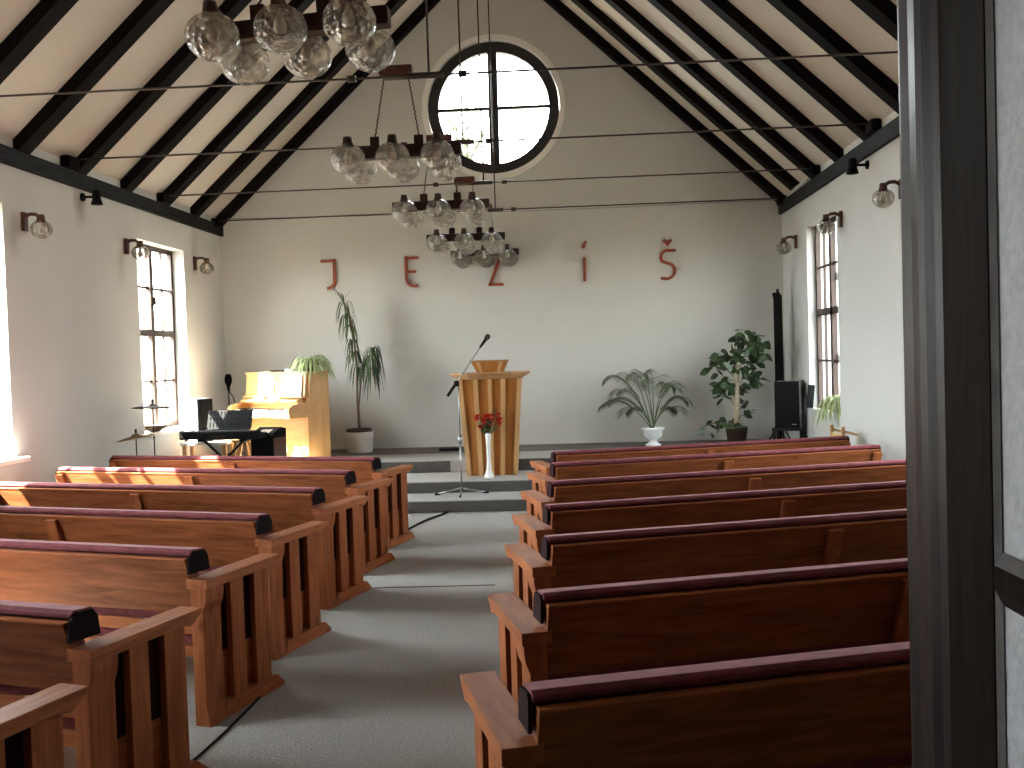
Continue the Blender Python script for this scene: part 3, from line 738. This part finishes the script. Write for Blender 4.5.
m = MB(); m.box((-W + .092, -.25, KZ), (-.092, -.06, KZ + .035)); ky = m.build('keyboard', 'ivory_key', t)
m = MB(); nk = 52; kw = (W - .184) / nk
for k in range(nk - 1):
    if k % 7 not in (1, 4): m.box((-W + .092 + (k + 1) * kw - .006, -.18, KZ + .035), (-W + .092 + (k + 1) * kw + .006, -.06, KZ + .047))
m.build('black_keys', 'black', ky)['kind'] = 'stuff'
m = MB(); m.box((-W + .036, .012, .10), (-.036, .04, KZ - .06), .003); m.build('bottom_panel', 'piano_x', t)
m = MB(); m.box((-W + .0, -.0, 0), (0, .03, .095), .003); m.build('plinth', 'piano_x', t)
for x in (-.73, -.65, -.57): MB().box((x - .02, -.09, .06), (x + .02, .0, .08), .004).build('pedal', 'brass', t)
PM = Matrix.Translation((-3.29, 11.90, .41)) @ Matrix.Rotation(PT, 4, 'Z')
def on_piano(x, y, z): return tuple(PM @ V((x, y, z)))
# open music book leaning on the music panel
def sheet(name, x, w, h, label, mat='paper', tilt=.0):
    t = thing(name, label, 'sheet music', on_piano(x, -.012, .827), PT)
    for s in (-1, 1):
        m = MB(); m.poly([(0, 0.0, 0), (s * w, -.012, 0), (s * w, .022, h), (0, .034, h), (0, .006, 0), (s * w, -.006, 0), (s * w, .028, h), (0, .04, h)],
                         [(0, 1, 2, 3), (7, 6, 5, 4), (0, 4, 5, 1), (1, 5, 6, 2), (2, 6, 7, 3), (3, 7, 4, 0)])
        pg = m.build('page', mat, t)
    return t
sheet('music_book', -.80, .16, .25, 'open music book with white pages leaning on the piano')
sheet('sun_patch_pages', -.28, .20, .26, 'white pages standing in for the sunlit aisle end of the piano front')  # white pages take the place of sunlight on the piano front
o = MB().box((-.17, -.10, 0), (.17, .10, .022), .004).build('black_folder', 'black', loc=on_piano(-.78, .20, HH), rot=(0, 0, PT + .1)); tag(o, 'flat black folder lying on top of the piano', 'folder')
o = MB().box((-.06, -.05, 0), (.06, .05, .03), .004).build('paper_box', 'paper', loc=on_piano(-.52, .18, HH), rot=(0, 0, PT + .3)); tag(o, 'small white box on the piano beside the folder', 'box')

# ------------------------------------------------------------------ spider plants
def spider(name, label, loc, n, L, seed, potmat, pr, ph, droop=1., group=None):
    t = thing(name, label, 'plant', loc)
    m = MB(); m.lathe([(0, 0), (pr * .72, 0), (pr, ph), (pr * 1.06, ph), (pr * 1.06, ph - .02), (pr * .9, ph - .025), (0, ph - .03)], 20); m.build('pot', potmat, t)
    rg = random.Random(seed); m = MB()
    for k in range(n):
        a = rg.uniform(0, 2 * PI); l = L * rg.uniform(.6, 1.1); up = rg.uniform(.25, .9); d = V((math.cos(a), math.sin(a), 0)); pts = []
        for i in range(8):
            u = i / 7
            pts.append(V((0, 0, ph - .02)) + d * (l * .62 * (u ** .8)) + V((0, 0, l * (up * u * 1.3 - (up * .75 + .75 * droop) * u * u))))
        m.leaf(pts, .011, .3, prof=lambda u: .5 + .5 * math.sin(PI * u) if u < .95 else .08)
    m.build('leaves', 'leaf_pale', t); return t
p = on_piano(-.13, .20, HH)
spider('spider_plant', 'pale spider plant spilling over the end of the piano top', p, 110, .50, 5, 'brown_pot', .09, .10, .85)
spider('spider_plant', 'pale trailing spider plant in a white pot on the window sill', (2.955, 11.02, WZ0 + .008), 100, .44, 9, 'white_pot', .08, .15, 1.15)

# ------------------------------------------------------------------ dracaena
t = thing('dracaena', 'tall two-stemmed dracaena in a cream pot beside the piano', 'plant', (-2.89, 13.02, .414))
m = MB(); m.lathe([(0, 0), (.165, 0), (.172, .02), (.185, .20), (.192, .21), (.192, .275), (.182, .28), (.175, .25), (0, .24)], 28); m.build('pot', 'cream_pot', t)
m = MB(); m.lathe([(.150, .25), (.172, .262), (.176, .318), (.165, .318), (.150, .25)], 24); m.build('inner_pot', 'brown_pot', t)
m = MB(); m.lathe([(0, .292), (.12, .298), (.168, .285)], 20); m.build('soil', 'soil', t)
s1 = [(-.0, 0, .25), (-.01, 0, .7), (.0, 0, 1.2), (-.05, 0, 1.75), (-.14, 0, 2.0)]; s2 = [(.02, 0, .25), (.0, .01, .6), (.06, 0, 1.05), (.19, -.01, 1.30), (.23, -.01, 1.38)]
m = MB(); m.tube(s1, [.016, .014, .013, .012, .01], 8); m.build('stem', 'stem_brown', t)
m = MB(); m.tube(s2, [.014, .012, .011, .010, .009], 8); m.build('stem', 'stem_brown', t)
rg = random.Random(11)
def strap_leaves(m, base, n, L, dr, spread=1.):
    for k in range(n):
        a = rg.uniform(0, 2 * PI); l = L * rg.uniform(.65, 1.1); up = rg.uniform(.1, .9); d = V((math.cos(a), math.sin(a) * .8, 0)); pts = []
        for i in range(7):
            u = i / 6
            pts.append(V(base) + d * (l * .62 * spread * (u ** .75)) + V((0, 0, l * (up * u - (up + dr) * u * u))))
        m.leaf(pts, .0105, .25, prof=lambda u: .6 + .4 * math.sin(PI * u) if u < .95 else .08)
m = MB()
for q, n in (((-.14, 0, 2.0), 9), ((-.12, 0, 1.85), 12), ((-.09, 0, 1.7), 12), ((-.06, 0, 1.5), 12), ((-.03, 0, 1.35), 10), ((.0, 0, 1.15), 9)): strap_leaves(m, q, n + 4, .42, .68, .58)
for k in range(8):
    a = rg.uniform(0, 2 * PI); m.leaf([(-.14, 0, 2.0), (-.16 + .05 * math.cos(a), .05 * math.sin(a), 2.12), (-.19 + .17 * math.cos(a), .12 * math.sin(a), 2.22 + rg.uniform(-.1, .1))], .010)
m.build('leaves', 'leaf_dark', t)
m = MB()
for q, n in (((.23, -.01, 1.38), 16), ((.22, -.01, 1.33), 14), ((.17, -.01, 1.26), 10), ((.22, -.02, 1.12), 10)): strap_leaves(m, q, n + 4, .50, .85, .60)
m.build('leaves', 'leaf_dark', t)

# ------------------------------------------------------------------ palm in a white urn
t = thing('potted_palm', 'feathery palm in a white footed urn at the back of the stage', 'plant', (1.045, 12.88, .414))
m = MB(); m.lathe([(0, 0), (.10, 0), (.10, .02), (.07, .035), (.045, .06), (.045, .08), (.09, .105), (.12, .13), (.125, .20), (.15, .215), (.155, .245), (.135, .245), (.11, .21), (0, .20)], 28)
m.build('urn', 'white_pot', t)
m = MB(); m.lathe([(0, .215), (.118, .212)], 18); m.build('soil', 'soil', t)
rg = random.Random(4); 
FR = [(-.66, .62, .06), (-.60, 1.02, .0), (-.36, 1.06, -.2), (-.56, .66, .15), (-.34, .50, .2), (.32, .86, .1), (.46, .66, .05), (.36, .50, .2), (.05, 1.0, .3), (-.12, 1.08, -.1), (-.45, .80, .25), (.22, .90, -.2), (-.20, .95, -.25)]
for (ex, ez, ey) in FR:
    b = V((rg.uniform(-.02, .02), rg.uniform(-.02, .02), .21)); e = V((ex, ey, ez * .86)); 
    top = V((ex * .55, ey * .55, max(e.z, .35) + .16 + .10 * abs(ex)))
    pts = []
    for i in range(15):
        u = i / 14; pts.append(b * (1 - u) ** 2 + top * 2 * u * (1 - u) + e * u * u)
    m = MB(); m.tube(pts, [.008 - .006 * i / 14 for i in range(15)], 5); st = m.build('frond', 'leaf_palm', t)
    m = MB(); dirv = V((ex, ey, 0)).normalized(); side = V((0, 0, 1)).cross(dirv)
    for i in range(5, 15):
        for h_ in (0, .5):
            if i + h_ > 14: continue
            u = (i + h_) / 14; p = pts[i].lerp(pts[min(i + 1, 14)], h_); tg = (pts[min(i + 1, 14)] - pts[i - 1]).normalized()
            ll = .27 * math.sin(PI * min(1, (u - .22) * 1.15)) + .06
            for s in (-1, 1):
                d = (tg * .5 + side * s * .95 + V((0, 0, -.05))).normalized()
                q = p + d * ll; m.leaf([p, p + d * ll * .5 + V((0, 0, .012)), q + V((0, 0, -ll * .28))], .0075)
    m.build('leaflets', 'leaf_palm', st)

# ------------------------------------------------------------------ leafy climber on a moss pole
t = thing('potted_climber', 'dark leafy climber on a pale moss pole in a brown pot near the loudspeaker', 'plant', (2.13, 12.86, .414))
m = MB(); m.lathe([(0, 0), (.115, 0), (.145, .21), (.15, .21), (.15, .22), (.135, .22), (.13, .19), (0, .185)], 24); m.build('pot', 'brown_pot', t)
m = MB(); m.lathe([(0, .20), (.132, .193)], 18); m.build('soil', 'soil', t)
m = MB(); m.tube([(0, 0, .19), (.01, 0, .5), (.02, 0, 1.0), (.03, 0, 1.22)], [.034, .036, .034, .03], 10); m.build('moss_pole', 'moss_pole', t)
rg = random.Random(21)
CL = [(.06, 1.42, 9, .06), (.18, 1.30, 16, .10), (.30, 1.27, 18, .09), (.36, 1.14, 12, .08), (.03, 1.24, 14, .09), (-.08, 1.14, 12, .08), (-.20, 1.10, 16, .08), (-.27, 1.02, 10, .06), (.13, 1.0, 18, .10), (.24, .90, 12, .08), (-.20, .78, 13, .06), (-.12, .72, 12, .07), (-.17, .62, 6, .04), (.10, .75, 8, .05), (.06, .56, 3, .05), (.14, .52, 3, .05), (.10, .38, 5, .05), (-.22, .30, 8, .08), (-.36, .27, 3, .05), (-.12, .26, 7, .06), (.02, .26, 4, .05), (.10, 1.12, 10, .09), (-.02, 1.0, 4, .07)]
mb, ml = MB(), MB()
for (x, z, n, sp) in CL:
    bz = max(.2, z - .12 - abs(x) * .15); mb.tube([(0, 0, min(bz, 1.2)), (x * .5, -.02, (bz + z) / 2 + .05), (x, -.02, z)], .006, 5)
    for k in range(n):
        p = V((x + rg.gauss(0, sp * .7), rg.gauss(0, .09) - .02, z + rg.gauss(0, sp * .65)))
        a = rg.uniform(0, 2 * PI); d = V((math.cos(a), math.sin(a) * .6 - .2, rg.uniform(-.9, .15))).normalized(); l = rg.uniform(.09, .17)
        sd = V((rg.uniform(-1, 1), rg.uniform(-.4, .4), rg.uniform(-.5, .5)))
        ml.leaf([p, p + d * l * .35 + V((0, 0, .01)), p + d * l * .7, p + d * l], l * .31, .2, side=sd)
mb.build('branch', 'stem_brown', t); ml.build('leaves', 'leaf_deep', t)

# ------------------------------------------------------------------ loudspeaker on its stand, rolled screen
SPX, SPY, SPR = 2.715, 12.42, R(-22)
t = thing('speaker_stand', 'low dark four-legged stand under the loudspeaker', 'stand', (SPX, SPY, .414), SPR)
m = MB(); m.box((-.19, -.16, .20), (.19, .16, .235), .006); m.build('top_board', 'black', t)
for x in (-.165, .165):
    for y in (-.135, .135):
        m = MB(); m.box((x - .02, y - .02, 0), (x + .02, y + .02, .20), .004); m.build('leg', 'black', t)
t = thing('loudspeaker', 'black loudspeaker with grey sides on the low stand by the wall', 'loudspeaker', (SPX, SPY, .65), SPR)
m = MB(); m.box((-.15, -.13, 0), (.15, .14, .58), .006); m.build('cabinet', 'grey_box', t)
m = MB(); m.box((-.151, -.155, -.001), (.151, -.125, .581), .006); m.build('grille', 'black_matte', t)
m = MB(); m.box((.06, -.1575, .04), (.11, -.154, .05)); m.build('badge', 'steel', t)
t = thing('projection_screen', 'tall rolled-up black projection screen standing upright beside the loudspeaker', 'screen', (2.71, 12.92, .414), R(-15))
m = MB(); m.box((-.055, -.055, .30), (.055, .055, 1.93), .02); m.build('case', 'black', t)
m = MB(); m.tube([(0, .0, .05), (0, .0, 2.0)], .018, 8); m.build('pole', 'black', t)
m = MB(); m.box((-.065, -.065, 1.90), (.03, .065, 1.955), .01); m.build('cap', 'black', t)
for a in (40, 170, 290):
    d = V((math.cos(R(a)), math.sin(R(a)), 0)); m = MB(); m.tube([(0, 0, .28), tuple(d * .16 + V((0, 0, .012)))], .011, 6); m.build('leg', 'black', t)
# black stand holder beside speaker: a folded music stand leaning
t = thing('folded_stand', 'folded black stand leaning upright between the loudspeaker and the window', 'stand', (2.80, 11.98, .414))
m = MB(); m.tube([(0, 0, 0.02), (.01, 0, .62)], .02, 8); m.build('pole', 'black', t)
m = MB(); m.box((-.03, -.02, .50), (.05, .02, .78), .01, M=Matrix.Rotation(R(6), 4, 'Y')); m.build('head', 'black', t)
for a in (80, 200, 320):
    d = V((math.cos(R(a)), math.sin(R(a)), 0)); m = MB(); m.tube([(0, 0, .2), tuple(d * .09 + V((0, 0, .01)))], .01, 6); m.build('leg', 'black', t)
# wooden armchair in the corner by the front pew
t = thing('wooden_chair', 'small light wooden chair beyond the front pew, against the shaded wall', 'chair', (2.75, 10.0, 0), R(-84))
m = MB(); m.box((-.17, -.11, .40), (.17, .13, .43), .008); m.build('seat', 'light_wood', t)
for x in (-.15, .15):
    MB().box((x - .016, .095, 0), (x + .016, .125, .40), .004).build('leg', 'light_wood', t)
    MB().box((x - .016, -.11, 0), (x + .016, -.08, .845), .004).build('leg', 'light_wood', t)
    m = MB(); m.poly([(x - .018, -.10, .79), (x + .018, -.10, .79), (x + .018, .06, .745), (x - .018, .06, .745), (x - .018, -.10, .815), (x + .018, -.10, .815), (x + .018, .06, .77), (x - .018, .06, .77)], [(0, 3, 2, 1), (4, 5, 6, 7), (0, 1, 5, 4), (1, 2, 6, 5), (2, 3, 7, 6), (3, 0, 4, 7)]); m.build('armrest', 'light_wood', t)
MB().box((-.134, -.105, .68), (.134, -.085, .77), .006).build('backrest', 'light_wood', t)

# ------------------------------------------------------------------ keyboard corner
t = thing('side_table', 'small wooden table with a bright white top under the digital keyboard', 'table', (-4.40, 11.53, .26))
m = MB(); m.box((-.30, -.16, .44), (.27, .16, .475), .006); m.build('table_top', 'white', t)
for x in (-.26, .23):
    for y in (-.12, .12):
        m = MB(); m.box((x - .022, y - .022, 0), (x + .022, y + .022, .44), .004); m.build('leg', 'light_wood', t)
t = thing('monitor_speaker', 'grey box speaker with a black front on the white table by the window', 'loudspeaker', (-4.53, 11.55, .737), R(58))
m = MB(); m.box((-.11, -.13, 0), (.11, .14, .52), .006); m.build('cabinet', 'grey_box', t)
m = MB(); m.box((-.105, -.145, .01), (.105, -.13, .51), .005); m.build('front_panel', 'black', t)
t = thing('digital_keyboard', 'long black digital keyboard in front of the window and piano', 'keyboard', (-4.08, 11.16, .82), R(171))
m = MB(); m.prism([(-.13, -.03), (-.14, .03), (-.02, .035), (.12, .075), (.14, .06), (.13, -.03)], 'x', -.50, .50, .008); m.build('body', 'black', t)
m = MB(); m.box((-.44, -.125, .031), (.44, -.03, .04)); m.build('key_strip', 'ivory_key', t)
m = MB(); m.box((-.10, .137, .0), (.10, .142, .012)); m.build('badge', 'dark_metal', t)
t = thing('keyboard_stand', 'black crossed-leg stand carrying the digital keyboard', 'stand', (-4.08, 11.16, .26), R(-9))
for s in (-1, 1):
    m = MB(); m.tube([(-.30 * s, 0, .02), (.27 * s, 0, .52)], .014, 8); m.build('leg', 'black', t)
    m = MB(); m.tube([(.27 * s, -.12, .515), (.27 * s, .12, .515)], .014, 8); m.build('support_bar', 'black', t)
    m = MB(); m.tube([(-.30 * s, -.14, .014), (-.30 * s, .14, .014)], .014, 8); m.build('foot_bar', 'black', t)
t = thing('music_stand', 'black slotted music desk standing on the digital keyboard', 'music stand', (-4.05, 11.24, .885), R(-9))
m = MB(); Mt = Matrix.Rotation(R(-16), 4, 'X')
m.box((-.27, 0, 0), (.27, .010, .03), M=Mt); m.box((-.29, 0, .22), (.29, .010, .24), M=Mt)
for k in range(13): x = -.27 + k * .54 / 12; m.box((x - .016, .001, .03), (x + .016, .009, .22), M=Mt)
for z in (.09, .155): m.box((-.28, .0, z), (.28, .010, z + .025), M=Mt)
m.box((-.275, .012, .01), (.275, .014, .235), M=Mt)
m.build('desk', 'black', t)
m = MB(); m.box((-.27, -.05, 0.0), (.27, .0, .012), .003); m.build('ledge', 'black', t)
t = thing('bass_amplifier', 'black box amplifier with a sloping top beside the piano', 'amplifier', (-3.60, 11.32, .26), R(-14))
m = MB(); m.prism([(-.15, 0), (.15, 0), (.15, .62), (.05, .64), (-.13, .58), (-.15, .55)], 'x', -.15, .15, .01); m.build('cabinet', 'black_matte', t)
m = MB(); m.prism([(-.03, .606), (-.13, .578), (-.13, .584), (-.03, .614)], 'x', -.06, .08); m.build('control_panel', 'steel', t)
m = MB(); m.box((.151, -.14, .02), (.156, .13, .52)); m.build('side_trim', 'red_brown', t)
t = thing('wooden_stool', 'wooden stool with splayed legs beneath the digital keyboard', 'stool', (-3.98, 11.52, .26))
m = MB(); m.box((-.10, -.12, .46), (.12, .12, .49), .008); m.build('seat', 'light_wood', t)
for x in (-1, 1):
    for y in (-1, 1):
        m = MB(); a, b = V((x * .15, y * .11, 0)), V((x * .05, y * .09, .46)); w = .02
        pts = []
        for c in (a, b): pts += [(c.x - w, c.y - w, c.z), (c.x + w, c.y - w, c.z), (c.x + w, c.y + w, c.z), (c.x - w, c.y + w, c.z)]
        m.poly(pts, [(0, 3, 2, 1), (4, 5, 6, 7), (0, 1, 5, 4), (1, 2, 6, 5), (2, 3, 7, 6), (3, 0, 4, 7)]); m.build('leg', 'light_wood', t)
# cymbals
def cymbal(label, x, y, zc, r, tilt, ty, mat='brass'):
    t = thing('cymbal_stand', label, 'cymbal', (x, y, 0))
    m = MB(); m.tube([(0, 0, .05), (0, 0, zc + .06)], .007, 6); m.build('pole', 'dark_metal', t)
    m = MB(); m.lathe([(0, .035), (.03, .03), (.05, .012), (r * .6, .004), (r, -.012), (r * .6, .0), (.05, .008), (0, .03)], 28, M=Matrix.Translation((0, 0, zc)) @ Matrix.Rotation(R(tilt), 4, 'Y') @ Matrix.Rotation(R(ty), 4, 'X')); m.build('cymbal', mat, t)
    m = MB(); m.lathe([(0, .03), (.012, .025), (.012, -.01), (0, -.015)], 10, (0, 0, zc + .05)); m.build('wing_nut', 'black', t)
    for a in (30, 150, 270):
        d = V((math.cos(R(a)), math.sin(R(a)), 0)); m = MB(); m.tube([(0, 0, .22), tuple(d * .17 + V((0, 0, .01)))], .007, 6); m.build('leg', 'dark_metal', t)
cymbal('upper thin cymbal on a slim stand before the window sill', -4.46, 10.12, 1.23, .22, 2, 0, 'dark_metal')
cymbal('lower tilted cymbal on a slim stand below the window sill', -4.57, 9.93, .93, .20, -9, 4)
# things on the sill by the piano
m = MB(); m.lathe([(0, 0), (.06, 0), (.14, .05), (.15, .075), (.14, .075), (.06, .02), (0, .02)], 22)
tag(m.build('sill_bowl', 'stem_brown', loc=(-4.83, 10.98, WZ0 + .008)), 'low brown bowl on the sunlit window sill', 'bowl')
t = thing('sill_mug', 'white mug at the far end of the sunlit window sill', 'mug', (-4.80, 11.98, WZ0 + .008))
m = MB(); m.lathe([(0, 0), (.04, 0), (.045, .11), (.038, .11), (.035, .01), (0, .01)], 18); m.build('cup', 'white', t)
m = MB(); m.tube([(.043, 0, .09), (.075, 0, .08), (.075, 0, .04), (.042, 0, .025)], .006, 6); m.build('handle', 'white', t)
# small things on the stage and floor
o = MB().box((-.13, -.09, 0), (.13, .09, .03), .005).build('floor_box', 'black', loc=(-1.66, 12.95, .414)); tag(o, 'flat black box on the stage floor behind the pulpit', 'box')
def cable(name, pts, label, r=.007):
    P = [V(p) for p in pts]; out = []
    for i in range(len(P) - 1):
        p0, p1, p2, p3 = P[max(i - 1, 0)], P[i], P[i + 1], P[min(i + 2, len(P) - 1)]
        for k in range(8):
            u = k / 8; out.append(.5 * ((2 * p1) + (p2 - p0) * u + (2 * p0 - 5 * p1 + 4 * p2 - p3) * u * u + (3 * p1 - p0 - 3 * p2 + p3) * u ** 3))
    out.append(P[-1]); m = MB(); m.tube(out, r, 6); tag(m.build(name, 'black'), label, 'cable')
cable('floor_cable', [(-1.36, 10.31, .012), (-1.40, 10.15, .01), (-1.47, 9.95, .01), (-1.53, 9.75, .01), (-1.60, 9.4, .01), (-1.62, 9.15, .01)], 'black cable snaking from the step to the front pew', .011)
cable('aisle_cable', [(-1.68, 3.45, .006), (-1.63, 3.85, .006), (-1.60, 4.2, .006), (-1.585, 4.6, .006), (-1.585, 5.0, .006)], 'dark cable lying along the ends of the pews on the piano side', .006)

# ------------------------------------------------------------------ outside
o = MB().box((-60, -60, -.3), (60, 80, -.13)).build('ground', 'neutral_ground'); tag(o, 'beige-grey ground outside the windows', 'ground', kind='structure')
def tree(x, y, h, cr, seed, n, label, zlo=.45):
    t = thing('tree', label, 'tree', (x, y, -.13)); rg = random.Random(seed)
    m = MB(); m.tube([(0, 0, 0), (.1, 0, h * .4), (0, .1, h * .7), (.05, 0, h * .95)], [.2, .15, .1, .03], 8)
    ends = []
    for k in range(16):
        a = rg.uniform(0, 2 * PI); z0 = h * rg.uniform(.35, .8); l = cr * rg.uniform(.5, 1); e = V((math.cos(a) * l, math.sin(a) * l, z0 + l * rg.uniform(.1, .7)))
        m.tube([(0, 0, z0), tuple(V((0, 0, z0)).lerp(e, .5) + V((0, 0, .12))), tuple(e)], [.05, .03, .012], 5); ends.append((V((0, 0, z0)), e))
    m.build('trunk', 'bark', t); m = MB()
    for k in range(n):
        a, b = rg.choice(ends); p = a.lerp(b, rg.uniform(.3, 1.1)) + V((rg.gauss(0, .3), rg.gauss(0, .3), rg.gauss(0, .3)))
        d = V((rg.uniform(-1, 1), rg.uniform(-1, 1), rg.uniform(-1, .4))).normalized() * rg.uniform(.06, .13)
        m.leaf([p, p + d * .5, p + d], d.length * .3)
    m.build('crown', 'leaf_tree', t)
tree(-2.3, 22.5, 8.0, 2.8, 5, 4200, 'leafy tree seen through the round window')

# ------------------------------------------------------------------ light: hazy bright sky, sun from the piano side
w = bpy.data.worlds.new('sky'); bpy.context.scene.world = w; w.use_nodes = True
nt = w.node_tree; N = nt.nodes; L = nt.links; bg = N['Background']
tc = N.new('ShaderNodeTexCoord'); sx = N.new('ShaderNodeSeparateXYZ'); L.new(tc.outputs['Generated'], sx.inputs[0])
mr = N.new('ShaderNodeMapRange'); mr.inputs['From Min'].default_value = -1; mr.inputs['From Max'].default_value = 1
mr.inputs['To Min'].default_value = 10.5; mr.inputs['To Max'].default_value = 3.2
L.new(sx.outputs['X'], mr.inputs['Value']); L.new(mr.outputs[0], bg.inputs['Strength']); bg.inputs['Color'].default_value = (.93, .97, 1.0, 1)
SUN = V((1.0, .45, -1.25)).normalized()
sd = bpy.data.lights.new('sun', 'SUN'); sd.energy = 38; sd.angle = R(.6); sd.color = (1, .93, .82)
so = bpy.data.objects.new('sun', sd); C.objects.link(so); so.rotation_euler = SUN.to_track_quat('-Z', 'Y').to_euler(); so.location = (-14, -4, 12)
def portal(name, loc, aim, sx_, sy_):
    l = bpy.data.lights.new(name, 'AREA'); l.shape = 'RECTANGLE'; l.size = sx_; l.size_y = sy_; l.cycles.is_portal = True
    o = bpy.data.objects.new(name, l); C.objects.link(o); o.location = loc; o.rotation_euler = V(aim).to_track_quat('-Z', 'Y').to_euler()
for y in WY:
    zc = (WZ0 + WZ1) / 2
    portal('window_daylight', (XL - .29, y, zc), (1, 0, 0), 2 * WH if False else 2.3, 2.3)
    if y > 5: portal('window_daylight', (XR + .29, y, zc), (-1, 0, 0), 2.3, 2.3)
portal('window_daylight', (WC.x, YB + .32, WC.y), (0, -1, 0), 2, 2)

# ------------------------------------------------------------------ camera and view
cd = bpy.data.cameras.new('camera'); co = bpy.data.objects.new('camera', cd); C.objects.link(co)
cd.sensor_width = 36; cd.lens = 974.7 / 1024 * 36; cd.clip_start = .05; cd.clip_end = 300
r_ = V((.9976913, .06032516, -.03119208)); u_ = V((.02939352, .03047564, .99910323)); f_ = V((-.06122166, .99771344, -.02863211))
co.matrix_world = Matrix(((r_.x, u_.x, -f_.x, 0), (r_.y, u_.y, -f_.y, 0), (r_.z, u_.z, -f_.z, 1.65), (0, 0, 0, 1)))
sc = bpy.context.scene; sc.camera = co
vs = sc.view_settings; vs.view_transform = 'Standard'; vs.look = 'None'; vs.gamma = 1; vs.use_curve_mapping = False; vs.exposure = 2.2
sc.cycles.use_denoising = True
sc.cycles.max_bounces = 14; sc.cycles.diffuse_bounces = 8; sc.cycles.transparent_max_bounces = 24; sc.cycles.sample_clamp_indirect = 12
sc.cycles.caustics_reflective = False; sc.cycles.caustics_refractive = False
